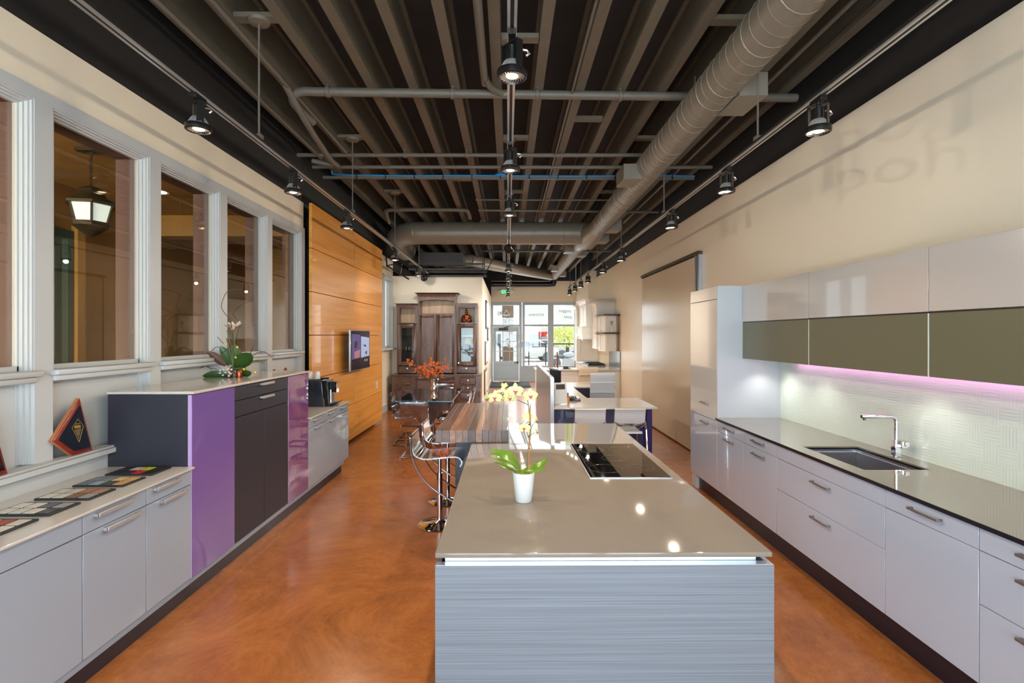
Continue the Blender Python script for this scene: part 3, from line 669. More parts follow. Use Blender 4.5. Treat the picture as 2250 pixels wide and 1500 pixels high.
# ============================================================ LEFT RUN
FX = -2.12          # door fronts
def bar_handle(part, x, y0, y1, z, m='handle', s=1):
    MB().box(x,x+s*.028,y0,y0+.012,z-.009,z+.009).box(x,x+s*.028,y1-.012,y1,z-.009,z+.009).box(x+s*.02,x+s*.032,y0,y1,z-.011,z+.011).build('handle', M[m], part, bevel=.002)
def left_unit(y0, y1, label, handle=True, hy=None, group='grey base cabinets under the low left worktop'):
    g = .0025
    t = thing('base_cabinet', label, 'cabinet', (-2.4,(y0+y1)/2,.14), group)
    MB().box(-2.66,FX-.02,y0+.001,y1-.001,.14,.872).build('body', M['grey_lacquer'], t)
    d = MB().box(FX-.02,FX,y0+g,y1-g,.773,.868).build('drawer_front', M['grey_lacquer'], t, bevel=.0015)
    e = MB().box(FX-.02,FX,y0+g,y1-g,.145,.768).build('door', M['grey_lacquer'], t, bevel=.0015)
    if handle:
        a, b = hy
        bar_handle(d, FX, a, b, .846); bar_handle(e, FX, a+.06, b+.06, .752)
left_unit(1.73, 2.63, 'light grey base cabinet without handles at the near end of the left run', False)
left_unit(2.63, 3.09, 'light grey base cabinet with bar handles, second from the tall purple cabinet', True, (2.70,2.95))
left_unit(3.09, 3.53, 'light grey base cabinet with bar handles right against the tall purple cabinet', True, (3.15,3.38))
for k, (a, b) in enumerate([(5.58,6.06),(6.06,6.53),(6.53,7.0)]):
    left_unit(a, b, ['light grey base cabinet beside the tall glossy purple panel, under the coffee machine','light grey base cabinet in the middle of the coffee counter','light grey base cabinet at the far end of the coffee counter'][k], True, (a+.14,a+.32), 'grey base cabinets under the coffee counter')
box('worktop', -2.678,-2.095,1.6,3.528,.875,.889, M['quartz_white'], bevel=.003, label='thin white worktop with the sample boards on it', cat='worktop')
box('worktop', -2.678,-2.095,5.585,7.02,.875,.889, M['quartz_white'], bevel=.003, label='thin white worktop under the coffee machine', cat='worktop')
t = thing('plinth', 'low plinth strip under the whole left cabinet run', 'plinth', (-2.4,4.3,0))
MB().box(-2.66,-2.153,1.73,6.8,0,.098).build('dark_base', M['plinth_dark'], t)
MB().box(-2.66,-2.135,1.73,6.85,.098,.138).build('metal_strip', M['plinth_alu'], t)
# tall block
ZT = 1.372
def tall_unit(y0, y1, m, label, gl=False):
    t = thing('tall_panel_cabinet', label, 'cabinet', (-2.4,(y0+y1)/2,.14), 'purple cabinets of the tall block')
    MB().box(-2.677,FX-.022,y0,y1-.001,.14,ZT).build('body', M['anthracite'], t)
    MB().box(FX-.02,FX+.004,y0+.001,y1-.002,.142,ZT-.004).build('door', M[m], t, bevel=.001)
    MB().box(FX-.022,FX+.002,y0-.003,y0+.001,.142,ZT-.004).build('edge_strip', M['lilac'], t)
tall_unit(3.53, 4.08, 'purple', 'matt purple tall cabinet door facing the aisle, nearest the sample boards')
tall_unit(5.08, 5.58, 'purple_gloss', 'glossy purple tall cabinet door next to the coffee counter')
t = thing('dark_cabinet', 'charcoal cabinet with two drawers and two tall doors between purple panels', 'cabinet', (-2.4,4.58,.14))
MB().box(-2.677,FX-.022,4.08,5.079,.14,ZT).build('body', M['anthracite'], t)
for z0, z1 in ((1.257,1.366),(1.128,1.252)):
    d = MB().box(FX-.02,FX,4.083,5.077,z0,z1).build('drawer_front', M['anthracite'], t, bevel=.0015)
    bar_handle(d, FX, 4.50, 4.72, z1-.016)
for y0, y1 in ((4.083,4.578),(4.582,5.077)): MB().box(FX-.02,FX,y0,y1,.145,1.123).build('door', M['anthracite'], t, bevel=.0015)
box('worktop', -2.679,-2.10,3.52,5.595,ZT+.002,ZT+.020, M['quartz_white'], bevel=.003, label='raised white worktop on the tall purple and charcoal block', cat='worktop')
# sample boards
CH = [[(206,196,180),(196,186,170),(180,176,168),(214,204,186),(190,150,110),(210,160,90),(150,60,46),(200,190,170)],
      [(210,204,192),(198,192,182),(206,196,182),(60,58,60),(212,206,196),(208,202,190),(74,84,92),(150,148,146)],
      [(206,198,182),(198,190,176),(122,86,60),(150,146,140),(196,190,176),(186,176,160),(160,104,70),(166,120,90)],
      [(96,104,112),(140,150,156),(66,62,60),(196,150,92),(110,120,128),(120,126,134),(214,180,128),(206,160,104)],
      [(40,38,44),(44,42,50),(196,30,34),(30,30,32),(46,40,40),(190,184,170),(180,196,30),(36,34,34)]]
BL = ['dark sample board of pale chips nearest the camera on the low worktop','dark sample board with a speckled chip, second from the camera','dark sample board with tan and brown chips, middle of the five','dark sample board with honey coloured chips, fourth from the camera','dark sample board with red and lime chips beside the tall charcoal side']
cache = {}
for k in range(5):
    y0 = 2.316 + .245*k; x0, x1 = -2.52, -2.225; z = .8895
    t = thing('sample_board', BL[k], 'sample board', ((x0+x1)/2,y0+.095,z), 'finish sample boards')
    MB().box(x0,x1,y0,y0+.19,z,z+.010).build('board', M['board'], t, bevel=.001)
    for r in range(2):
        for c in range(4):
            col = CH[k][r*4+c]
            if col not in cache: cache[col] = car_sample(col)
            a = x0+.014+c*.069; b = y0+.014+r*.085
            MB().box(a,a+.056,b,b+.072,z+.006,z+.0125).build('sample_chip', cache[col], t)
# kite-shaped awards on the ledge
def award(apex_y, label, text=True):
    dy = apex_y - 3.30; zb = 1.038
    t = thing('award_plaque', label, 'award', (-2.65,3.25+dy,zb), 'kite-shaped award plaques on the ledge')
    poly = [(3.20,0),(3.355,0),(3.30,.338),(3.075,.115)]
    def at(y, z, off): return (-2.636 - z*.11 + off, y+dy, zb+z)
    c = (3.235,.118)
    def ring(scale, off): return [at(c[0]+(p[0]-c[0])*scale, max(c[1]+(p[1]-c[1])*scale,.0), off) for p in poly]
    MB().add(ring(1,-.03)+ring(1,-.006), [(3,2,1,0),(4,5,6,7),(0,1,5,4),(1,2,6,5),(2,3,7,6),(3,0,4,7)]).build('wooden_back', M['mahogany_light'], t)
    MB().add(ring(1,-.006)+ring(.93,.0), [(0,1,5,4),(1,2,6,5),(2,3,7,6),(3,0,4,7),(4,5,6,7)]).build('wooden_face', M['mahogany'], t)
    pl = MB().add(ring(.80,-.002)+ring(.78,.006), [(0,1,5,4),(1,2,6,5),(2,3,7,6),(3,0,4,7),(4,5,6,7)]).build('navy_plate', M['plaque'], t)
    if text:
        g = MB(); k = [(3.255,.215),(3.29,.165),(3.245,.075),(3.205,.17)]
        for i in range(4): g.tube([at(*k[i],.008), at(*k[(i+1)%4],.008)],.0009,4)
        g.add([at(3.222,.178,.008),at(3.268,.176,.008),at(3.268,.158,.008),at(3.222,.160,.008)],[(0,1,2,3)])
        for q, (w, z) in enumerate([(.024,.152),(.024,.144),(.018,.136),(.016,.128),(.013,.12),(.005,.112),(.005,.103)]):
            cc = 3.245; g.add([at(cc-w,z,.008),at(cc+w,z,.008),at(cc+w,z-.0035,.008),at(cc-w,z-.0035,.008)],[(0,1,2,3)])
        for q in range(4): g.add([at(3.232+.009*q,.189,.008),at(3.238+.009*q,.189,.008),at(3.238+.009*q,.184,.008),at(3.232+.009*q,.184,.008)],[(0,1,2,3)])
        g.build('gold_print', M['gold'], pl)
        text_mesh('award_lettering','CotY',.017,M['mahogany'],pl,at(3.245,.1625,.0095),(0,1,0),(-.11,0,1),depth=.0006)
award(3.30, 'kite-shaped mahogany award plaque on the ledge beside the charcoal side panel')
award(2.735, 'kite-shaped mahogany award plaque cut by the left edge of the picture')
award(6.06, 'kite-shaped award plaque behind the tall block with only its tip showing, nearer one', False)
award(6.37, 'kite-shaped award plaque behind the tall block with only its tip showing, farther one', False)
# flower arrangement
def leaf(mb, base, tip, width, droop=0, n=8, cup=.15, side=None):
    b, e = Vector(base), Vector(tip); ax = e-b; L = ax.length; ax.normalize()
    sd = Vector(side) if side else ax.cross(Vector((0,0,1)))
    sd = sd.normalized() if sd.length > .01 else Vector((1,0,0)); nn = sd.cross(ax).normalized()
    rows = []
    for i in range(n+1):
        t = i/n; w = width*math.sin(math.pi*min(1,t*.92+.06))**.8 * (1 if t < .98 else .1)
        c = b + ax*(L*t) + nn*(math.sin(math.pi*t)*droop*L)
        rows.append([c - sd*w/2 + nn*cup*w, c - sd*w/4 + nn*cup*w*.25, c, c + sd*w/4 + nn*cup*w*.25, c + sd*w/2 + nn*cup*w])
    top = [p for r in rows for p in r]; bot = [p - nn*.0015 for p in top]; m = len(top)
    fs = []
    for i in range(n):
        for k in range(4):
            a = i*5+k; fs.append((a,a+1,a+6,a+5)); fs.append((m+a+5,m+a+6,m+a+1,m+a))
    mb.add(top+bot, fs, True); return mb
YA = 4.73; zA = ZT+.020
def A(px, py, dy=0):
    q = P(px, py, YA+dy); return (q[0], q[1], max(q[2], zA+.012))
def a4(x, y, dy=0): return A(430+x*.1533, 620+y*.1533, dy)
bx_ = a4(600,1370)[0]
t = thing('flower_arrangement', 'low flower arrangement with broad green leaves and curly twigs on the raised white worktop', 'flowers', (bx_,YA,zA))
MB().lathe([(.045,0),(.062,.02),(.062,.075),(.05,.09)],(bx_,YA,zA),20).build('glass_bowl', M['acrylic'], t)
MB().lathe([(.03,0),(.036,.06),(.03,.07)],(a4(650,1300)[0],YA-.03,zA),14).build('amber_holder', M['bronze'], t)
MB().ball((bx_,YA,zA+.07),.06,12,7,(1.2,1,.6)).build('foam_and_moss', M['leaf_dark'], t)
LV = [((540,1330),(95,1340),.10,-.05,-.05),((570,1230),(800,1020),.14,.02,-.06),((540,1180),(345,915),.09,.05,.0),((600,1200),(560,890),.10,.05,.03),((640,1330),(800,1290),.07,.0,-.03),((480,1180),(390,1080),.06,.05,.05)]
for a, b, w, dr, dy in LV:
    p_, q_ = Vector(a4(*a)), Vector(a4(*b, dy)); sd_ = (q_-p_).cross(Vector((-.46,.88,.25)))   # blade turned towards the aisle
    leaf(MB(), p_, q_, w, dr, 10, .1, side=sd_).build('leaf', M['leaf_dark'], t)
leaf(MB(), a4(430,1195), a4(168,985,-.02), .075, .04, side=(Vector(a4(168,985,-.02))-Vector(a4(430,1195))).cross(Vector((-.46,.88,.25)))).build('brown_leaf', M['leaf_brown'], t)
leaf(MB(), a4(780,1180), a4(980,1170,-.02), .04, .25).build('pale_bract', M['leaf'], t)
TW = [[(540,880),(500,560),(420,450),(368,340),(420,180),(500,110),(660,100)],[(570,880),(600,720),(635,600),(560,500),(540,440),(620,350),(740,290),(820,270)],[(300,1240),(200,1230),(140,1190),(60,1230),(30,1180),(55,1130)],[(800,1080),(880,1010),(980,995),(1085,1070)],[(400,880),(310,780)],[(230,980),(290,930),(335,930)],[(440,960),(360,1030)],[(780,1020),(835,900)]]
for w in TW: MB().tube(bez([a4(*p,(-.03 if i%2 else .02)) for i, p in enumerate(w)],5),.0028,5).build('twig', M['twig'], t)
for a, b in (((530,1200),(520,900)),((540,1180),(560,700)),((500,900),(450,690)),((560,1180),(590,940)),((540,1200),(440,800))): MB().tube([a4(*a),a4(*b)],.004,6).build('stem', M['stem'], t)
c = Vector(a4(545,640)); lil = MB()
for tipp in ((405,605),(460,570),(520,560),(640,550),(655,575),(520,680)): leaf(lil, c, a4(*tipp,.03 if tipp[0]<500 else -.03), .035, -.1)
lil.build('lily', M['blush'], t)
for p in ((595,930),(575,1075),(850,1290),(690,1245)): MB().ball(a4(*p,-.04),.0105,10,6).build('yellow_ball_flower', M['yellow'], t)
fl = MB()
for p in ((400,1250),(350,1300),(430,1290),(390,1330),(470,1240),(350,1260)): fl.ball(a4(*p,-.06),.012,8,5,(1,1,.7))
fl.build('white_blossoms', M['ceramic'], t)
fl = MB()
for p in ((475,1340),(510,1250),(480,1290),(450,1250),(500,1310)): fl.ball(a4(*p,-.065),.012,8,5,(1,1,.8))
fl.build('pink_blossoms', M['pink'], t)
# coffee machine and cups
y0 = 6.45; zc = .889; xl, xr = -2.50, -2.255
t = thing('coffee_machine', 'black automatic coffee machine on the far white worktop', 'coffee machine', (-2.37,y0+.13,zc))
MB().prism([(xl,zc),(xr,zc),(xr-.03,zc+.33),(xl,zc+.33)], y0, y0+.27, 'Y').build('body', M['coffee_body'], t, bevel=.008, seg=2)
MB().prism([(xr,zc+.005),(xr+.012,zc+.005),(xr-.018,zc+.33),(xr-.03,zc+.33)], y0-.001, y0+.271, 'Y').build('chrome_trim', M['chrome'], t)
MB().prism([(xr+.012,zc+.005),(xr+.05,zc+.005),(xr+.03,zc+.32),(xr-.015,zc+.32)], y0+.01, y0+.26, 'Y').build('front_panel', M['plastic_black'], t, bevel=.004)
MB().box(xr+.04,xr+.10,y0+.09,y0+.18,zc+.17,zc+.30).build('spout_head', M['plastic_black'], t, bevel=.006)
MB().box(xr+.10,xr+.125,y0+.09,y0+.18,zc+.165,zc+.30).build('spout_trim', M['chrome'], t, bevel=.004)
MB().tube([(xr+.05,y0+.10,zc+.04),(xr+.05,y0+.10,zc+.20)],.014).build('milk_pipe', M['steel'], t)
MB().prism([(xr+.01,zc),(xr+.10,zc+.005),(xr+.16,zc+.055),(xr+.155,zc+.06),(xr+.08,zc+.035),(xr+.01,zc+.035)], y0+.03, y0+.24, 'Y').build('drip_tray', M['plastic_black'], t)
MB().lathe([(.05,0),(.055,.015),(.05,.022)],(xr-.03,y0+.12,zc+.33),20).build('bean_lid', M['plastic_black'], t)
MB().box(xl+.01,xr-.07,y0+.03,y0+.24,zc+.33,zc+.336).build('cup_plate', M['steel'], t)
for k, x in enumerate((-2.455,-2.365)):
    MB().lathe([(.039,0),(.041,.004),(.030,.09),(.027,.093)],(x,y0+.07,zc+.337),22).build('cup', M['ceramic'], label=['upturned white cup on the coffee machine, nearer the window','upturned white cup on the coffee machine, nearer the screen'][k], cat='cup', group='cups on the coffee machine')
# wood wall panel
t = thing('wood_wall_panel', 'honey oak wall cladding of twelve boards behind the television', 'panel', (-2.6,8.87,.04))
zz = [.045,.62,1.195,1.77,2.345,2.92,3.52]
for i in range(6):
    for (a, b) in ((6.93,8.847),(8.853,10.8)):
        MB().box(-2.62,-2.58,a,b,zz[i]+.004,zz[i+1]-.004).build('oak_panel', M['panel_wood'], t, bevel=.002)
MB().box(-2.79,-2.62,7.3,10.6,.05,3.4).build('mounting_frame', M['black'], t)
# television
t = thing('television', 'flat television on a bracket on the oak wall cladding', 'television', (-2.46,8.71,1.2))
MB().box(-2.465,-2.435,8.15,9.27,1.2,1.85).build('case', M['alu'], t, bevel=.004)
s = MB().box(-2.436,-2.432,8.162,9.258,1.212,1.838).build('screen', M['screen'], t)
def quad(name, pts, c, e=.6):
    MB().add([(-2.4305,8.162+u*1.096,1.212+v*.626) for u, v in pts], [(0,1,2,3)] if len(pts)==4 else [tuple(range(len(pts)))]).build(name, mat('screen_image', c, .3, emit=c, estr=e*.6), s, fix=False)
quad('picture', [(.03,.27),(.47,.3),(.47,.9),(.03,.92)], (70,52,104))
quad('picture', [(.5,.29),(.97,.32),(.97,.82),(.5,.86)], (138,152,184))
MB().add([(-2.4300,8.162+u*1.096,1.212+v*.626) for u,v in [(.62,.64),(.80,.62),(.73,.56)]+[(.72,.42),(.84,.47),(.82,.35)]+[(.65,.30),(.82,.36),(.67,.22+.08)]], [(0,1,2),(3,4,5),(6,7,8)]).build('picture', M['screen'], s, fix=False)
MB().add([(-2.4300,8.162+u*1.096,1.212+v*.626) for u,v in [(.16,.55),(.30,.58),(.30,.74),(.16,.72)]], [(0,1,2,3)]).build('picture', M['plastic_black'], s, fix=False)
MB().add([(-2.4300,8.162+u*1.096,1.212+v*.626) for u,v in [(.16,.30),(.42,.30),(.46,.52),(.16,.46)]], [(0,1,2,3)]).build('picture', mat('screen_image', (126,88,92), .3, emit=(126,88,92), estr=.5), s, fix=False)
for u in (.72,.83): MB().box(-2.4302,-2.4295,8.162+u*1.096-.018,8.162+u*1.096+.018,1.212+.18*.626,1.212+.24*.626).build('icon', M['exit_white'], s)
MB().box(-2.58,-2.46,8.5,8.9,1.35,1.7).build('bracket', M['lampblack'], t)
# wall socket low on the cladding
MB().box(-2.58,-2.572,10.3,10.42,.72,.86).build('socket_plate', M['ceramic'], bevel=.002, label='white socket plate low on the far end of the oak cladding', cat='socket')
# lantern in the passage
L = Vector(P(200,340,4.9)); lx, ly = L.x, 4.9
def LZ(py): return PZ(200,py,4.9)
t = thing('lantern', 'bronze six-sided lantern hanging on a chain behind the second window', 'lantern', (lx,ly,LZ(520)))
MB().box(lx-.11,lx+.11,ly-.06,ly+.06,3.47,3.499).build('ceiling_plate', M['lantern'], t)
zc0, zc1 = LZ(412), 3.47; nl = 11; hl = (zc1-zc0)/nl
for k in range(nl):
    zz_ = zc0+hl*(k+.5); a = R(90*(k%2))
    pts = [(lx+.012*math.cos(q)*math.cos(a), ly+.012*math.cos(q)*math.sin(a), zz_+hl*.65*math.sin(q)) for q in [2*math.pi*i/10 for i in range(10)]]
    MB().tube(pts,.0035,5,closed=True).build('chain_link', M['lantern'], t)
def hexp(prof): return MB().lathe(prof,(lx,ly,0),6,Matrix.Rotation(R(10),3,'Z'))
ztop_, zeave, zb0, zb1 = LZ(410), LZ(447), LZ(493), LZ(521)
h = hexp([(.03,ztop_),(.10,ztop_-.03),(.13,zeave+.05),(.205,zeave+.005),(.205,zeave-.02),(.16,zeave-.02)]); h.sm = [False]*len(h.sm); h.build('roof', M['lantern'], t)
h = hexp([(.14,zb0+.02),(.15,zb0+.01),(.15,zb0-.02),(.06,zb1+.03),(.005,zb1)]); h.sm = [False]*len(h.sm); h.build('base', M['lantern'], t)
for k in range(6):
    a0 = R(10)+k*math.pi/3; a1 = a0+math.pi/3
    def pt(a, r, z): return (lx+r*math.cos(a), ly+r*math.sin(a), z)
    MB().tube([pt(a0,.175,zeave-.02),pt(a0,.135,zb0+.02)],.011,5).build('corner_bar', M['lantern'], t)
    MB().add([pt(a0,.170,zeave-.02),pt(a1,.170,zeave-.02),pt(a1,.132,zb0+.02),pt(a0,.132,zb0+.02)],[(0,1,2,3)]).build('pane', M['lantern_glass'], t)
# ============================================================ ISLAND
IX0, IX1, IY0, IY1 = -.283, 1.045, 2.054, 5.07
t = thing('island_cabinet', 'kitchen island body with grey wood grain front and aluminium grip channel', 'kitchen island', ((IX0+IX1)/2,3.5,0))
MB().box(IX0,IX1+.004,IY0-.006,IY0+.014,0,.868).build('front_panel', M['island_wood'], t, bevel=.0012)
MB().box(IX0+.002,IX1,IY0-.005,IY0+.03,.864,.8695).build('front_edge_strip', M['alu_light'], t)
MB().box(IX0+.035,IX1-.05,IY0+.035,IY0+.05,.84,.894).build('grip_channel', M['alu_light'], t)
MB().box(IX0+.03,IX1-.04,IY0+.05,IY1-.05,.1,.894).build('body', M['plinth_dark'], t)
MB().box(IX0,IX0+.02,IY0+.014,4.1,.02,.866).build('side_panel', M['island_wood'], t)
MB().box(IX1-.015,IX1+.004,IY0+.014,IY1-.02,.1,.866).build('side_panel', M['grey_gloss'], t)
MB().box(IX0+.06,IX1-.06,IY0+.06,IY1-.1,0,.1).build('base_plinth', M['plinth_dark'], t)
box('worktop', IX0-.001,IX1,IY0,IY1,.895,.915, M['quartz_taupe'], bevel=.004, seg=2, label='large polished taupe worktop on the kitchen island', cat='worktop')
# cooktop
t = thing('cooktop', 'black glass cooktop with a steel rim set in the island worktop', 'cooktop', (.737,3.6,.915))
MB().box(.49,.985,3.11,4.08,.9152,.921).build('steel_rim', M['steel'], t, bevel=.001)
cg = MB().box(.497,.978,3.117,4.073,.919,.9235).build('glass_plate', M['black_glass'], t)
for (x, y, r) in [(.62,3.32,.105),(.85,3.34,.085),(.62,3.86,.095),(.86,3.87,.105),(.735,3.6,.085)]:
    MB().tube([(x+r*math.cos(2*math.pi*i/40), y+r*math.sin(2*math.pi*i/40), .9236) for i in range(40)],.0009,4,closed=True).build('burner_ring', M['ring_print'], cg)
# raised walnut bar block
t = thing('bar_block', 'thick walnut butcher-block bar raised on the end of the island', 'bar top', (-.28,5.0,.915))
n = 11; x = -.572; wds = [.05,.062,.048,.055,.045,.06,.052,.05,.058,.047,.055]; tot = sum(wds); sc_ = .58/tot
for k in range(n):
    w = wds[k]*sc_; MB().box(x+.0004,x+w-.0004,4.165,5.84,.9165,1.013).build('walnut_plank', M['plank'][[3,1,4,2,5,0,2,3,1,5,0][k]], t, bevel=.0012)
    x += w
t = thing('bar_support', 'dark violet support panel under the walnut bar', 'support', (-.3,5.2,0))
MB().box(-.52,-.30,5.22,5.30,.0,.912).build('support_panel', M['plinth_dark'], t, bevel=.002)
MB().box(-.30,-.1,5.12,5.72,.0,.912).build('rear_body', M['plinth_dark'], t, bevel=.002)
# ---- orchid
YO = 2.70
def O8(x, y, dy=0): return P(1040+x*.2, 820+y*.2, YO+dy)
ox = PX(1150.5, YO)
zt = .9155; hp = PZ(1150,1036,YO)-zt
t = thing('potted_orchid', 'pale yellow moth orchid in a tapered white pot on the taupe worktop', 'plant', (ox,YO,zt))
MB().lathe([(.040,0),(.043,.003),(.058,hp),(.054,hp),(.050,hp-.02),(.001,hp-.022)],(ox,YO,zt),36).build('pot', M['ceramic'], t)
ms = MB()
for k in range(170):
    a = random.random()*6.283; r = .05*math.sqrt(random.random()); c = Vector((ox+r*math.cos(a),YO+r*math.sin(a),zt+hp-.015+random.random()*.012))
    e = c+Vector((random.uniform(-.012,.012),random.uniform(-.012,.012),random.uniform(.002,.014))); ms.tube([c,(c+e)/2+Vector((0,0,.004)),e],.0016,4)
ms.lathe([(.052,hp-.02),(.03,hp-.006),(.001,hp-.002)],(ox,YO,zt),16)
ms.build('moss', M['moss'], t)
st = MB().tube([O8(605,1060),O8(626,342)],.0032,8).build('stake', M['stake'], t)
MB().tube(bez([O8(590,1050,.01),O8(612,820,.006),O8(632,640,.008),O8(625,500,.006),O8(612,400),O8(597,300),O8(570,250,-.005),O8(500,205,-.01),O8(380,200,-.012),O8(300,215,-.015),O8(200,250,-.02),O8(150,300,-.02)],5),.0028,7).build('flower_stem', M['stem'], t)
MB().tube(bez([O8(606,350),O8(560,325),O8(480,290,-.01)],4),.0024,6).tube(bez([O8(625,640,.004),O8(650,570),O8(690,520)],4),.0022,6).tube(bez([O8(622,680),O8(650,665),O8(690,640)],4),.002,6).tube(bez([O8(622,560),O8(600,530),O8(565,590,-.01)],4),.0022,6).build('side_stem', M['stem'], t)
for zz_ in (820,560,690): MB().lathe([(.005,-.003),(.005,.003)],O8(613,zz_),8).build('stem_clip', M['leaf_dark'], st)
for (a, b, w, dr, dy, sd) in [((515,1060),(175,850),.066,.16,-.05,(.25,.8,.45)),((480,1070),(190,905),.045,.10,.03,(.2,.8,.4)),((450,1075),(230,975),.02,.05,-.04,(.2,.7,.6)),((530,1060),(815,940),.062,.16,-.02,(-.2,.85,.5)),((560,1050),(800,925),.05,.1,.05,(-.2,.85,.4))]:
    leaf(MB(), O8(*a), O8(*b,dy), w, dr, 12, .12, sd).build('leaf', M['leaf'], t)
def orchid_flower(c, r, yaw=0, pitch=0, parent=t):
    c = Vector(c); rot = Matrix.Rotation(yaw,3,'Z') @ Matrix.Rotation(pitch,3,'X')
    def f(x, z, y=0): return c + rot @ Vector((x*r, y*r, z*r))
    mb = MB()
    def petal(ang, L, w, sh=0, y0=0):
        ca, sa = math.cos(ang), math.sin(ang); n = 7; vs = []; nc = 5
        for i in range(n+1):
            q = i/n; ww = w*(math.sin(math.pi*(q**sh if sh else q)*.94+.05)**.75)
            for k in range(nc):
                s = (k/(nc-1)-.5)*2; u = q*L; yy = y0 - .10*math.sin(math.pi*q) + .14*s*s*q + .06*q
                vs.append(f(ca*u - sa*s*ww/2, sa*u + ca*s*ww/2, yy))
        fs = [(i*nc+k,i*nc+k+1,(i+1)*nc+k+1,(i+1)*nc+k) for i in range(n) for k in range(nc-1)]
        mb.add(vs, fs, True)
    for a in (90, 218, 322): petal(R(a), 1.0, .62, .9, .04)
    petal(R(8), 1.05, 1.02, .8, -.02); petal(R(172), 1.05, 1.02, .8, -.02)
    o = mb.build('blossom', M['petal'], parent, fix=False)
    lp = MB()
    for (x, z, y, a) in ((0,-.16,-.16,.17),(-.16,-.05,-.14,.12),(.16,-.05,-.14,.12),(0,-.36,-.2,.10)): lp.ball(f(x,z,y), a*r, 8, 5, (1,1,.8))
    lp.build('lip', M['lip'], o)
    MB().ball(f(0,.05,-.18), .10*r, 8, 5).build('column', M['ceramic'], o)
    return o
R0 = .0355
for (x, y, r, yaw, pit, dy) in [(238,262,R0*1.02,-.25,.1,-.03),(322,220,R0,-.15,.1,-.012),(462,192,R0*1.15,.1,0,-.035),(628,245,R0*1.08,.15,0,-.02),(402,268,R0*.95,.3,.3,.01),(150,275,R0*.9,-1.0,.2,0),(295,285,R0*.75,-.2,.8,.02),(340,130,R0*.5,.3,2.6,.02),(560,600,R0*.9,-.3,0,-.03),(600,475,R0*.85,2.6,.3,.015),(690,515,R0*.8,1.25,.1,.0),(695,640,R0*.85,1.35,-.1,.01)]:
    orchid_flower(O8(x,y,dy), r, yaw, pit)
# ============================================================ RIGHT RUN
RX = 2.17; WXR = 2.838
def grip(part, y0, y1, z):
    MB().box(RX-.032,RX-.024,y0,y1,z-.006,z+.006).box(RX-.026,RX,y0,y0+.01,z-.006,z+.006).box(RX-.026,RX,y1-.01,y1,z-.006,z+.006).build('handle', M['handle_dark'], part, bevel=.0015)
def right_unit(y0, y1, rows, label, top=.872):
    """rows: list of (z0, z1, handle z or None)"""
    t = thing('base_cabinet', label, 'cabinet', (2.5,(y0+y1)/2,.165), 'glossy grey cabinets along the right wall')
    MB().box(RX+.02,WXR,y0+.001,y1-.001,.165,top).build('body', M['grey_gloss'], t)
    yc = (y0+y1)/2
    for (z0, z1, hz) in rows:
        d = MB().box(RX,RX+.02,y0+.0022,y1-.0022,z0+.0015,z1-.0015).build('drawer_front' if z1-z0 < .5 else 'door', M['grey_gloss'], t, bevel=.0012)
        if hz: grip(d, yc-.10, yc+.10, hz)
DR = [(.165,.535,.49),(.535,.782,.735),(.782,.892,.845)]
right_unit(1.19, 1.79, DR, 'glossy grey drawer cabinet cut by the right edge of the picture, lower')
right_unit(1.79, 2.39, DR, 'glossy grey drawer cabinet at the right edge of the picture')
right_unit(2.39, 2.99, [(.165,.782,None),(.782,.892,.845)], 'glossy grey cabinet with one tall front and a handled drawer')
right_unit(2.99, 4.20, [(.165,.535,.485),(.535,.782,.735),(.782,.892,None)], 'wide glossy grey drawer cabinet under the sink', .66)
right_unit(4.20, 4.79, [(.165,.782,.735),(.782,.892,.845)], 'glossy grey cabinet with door and drawer, left of the wide sink cabinet')
right_unit(4.79, 5.40, [(.165,.782,.735),(.782,.892,.845)], 'glossy grey cabinet with door and drawer beside the tall white cabinet')
t = thing('tall_cabinet', 'tall glossy grey-white cabinet at the far end of the right run', 'cabinet', (2.5,5.8,.165))
MB().box(RX+.02,WXR,5.401,6.19,.165,2.28).build('body', M['white_panel'], t)
for z0, z1, hz in ((.165,.875,.82),(.878,2.14,1.03),(2.145,2.278,None)):
    d = MB().box(RX,RX+.02,5.41,6.185,z0+.0015,z1-.0015).build('door', M['grey_gloss'] if z0 < .5 else M['white_gloss'], t, bevel=.0012)
    if hz: grip(d, 5.62, 5.82, hz)
MB().box(RX+.002,WXR,5.395,5.409,.165,2.28).build('side_panel', M['white_panel'], t)
t = thing('plinth', 'dark plinth under the glossy cabinets along the right wall', 'plinth', (2.5,3.6,0))
MB().box(2.225,WXR,1.0,6.05,0,.16).build('dark_base', M['plinth_dark'], t)
MB().box(2.19,WXR,6.05,6.185,0,.16).build('end_block', M['white_panel'], t)
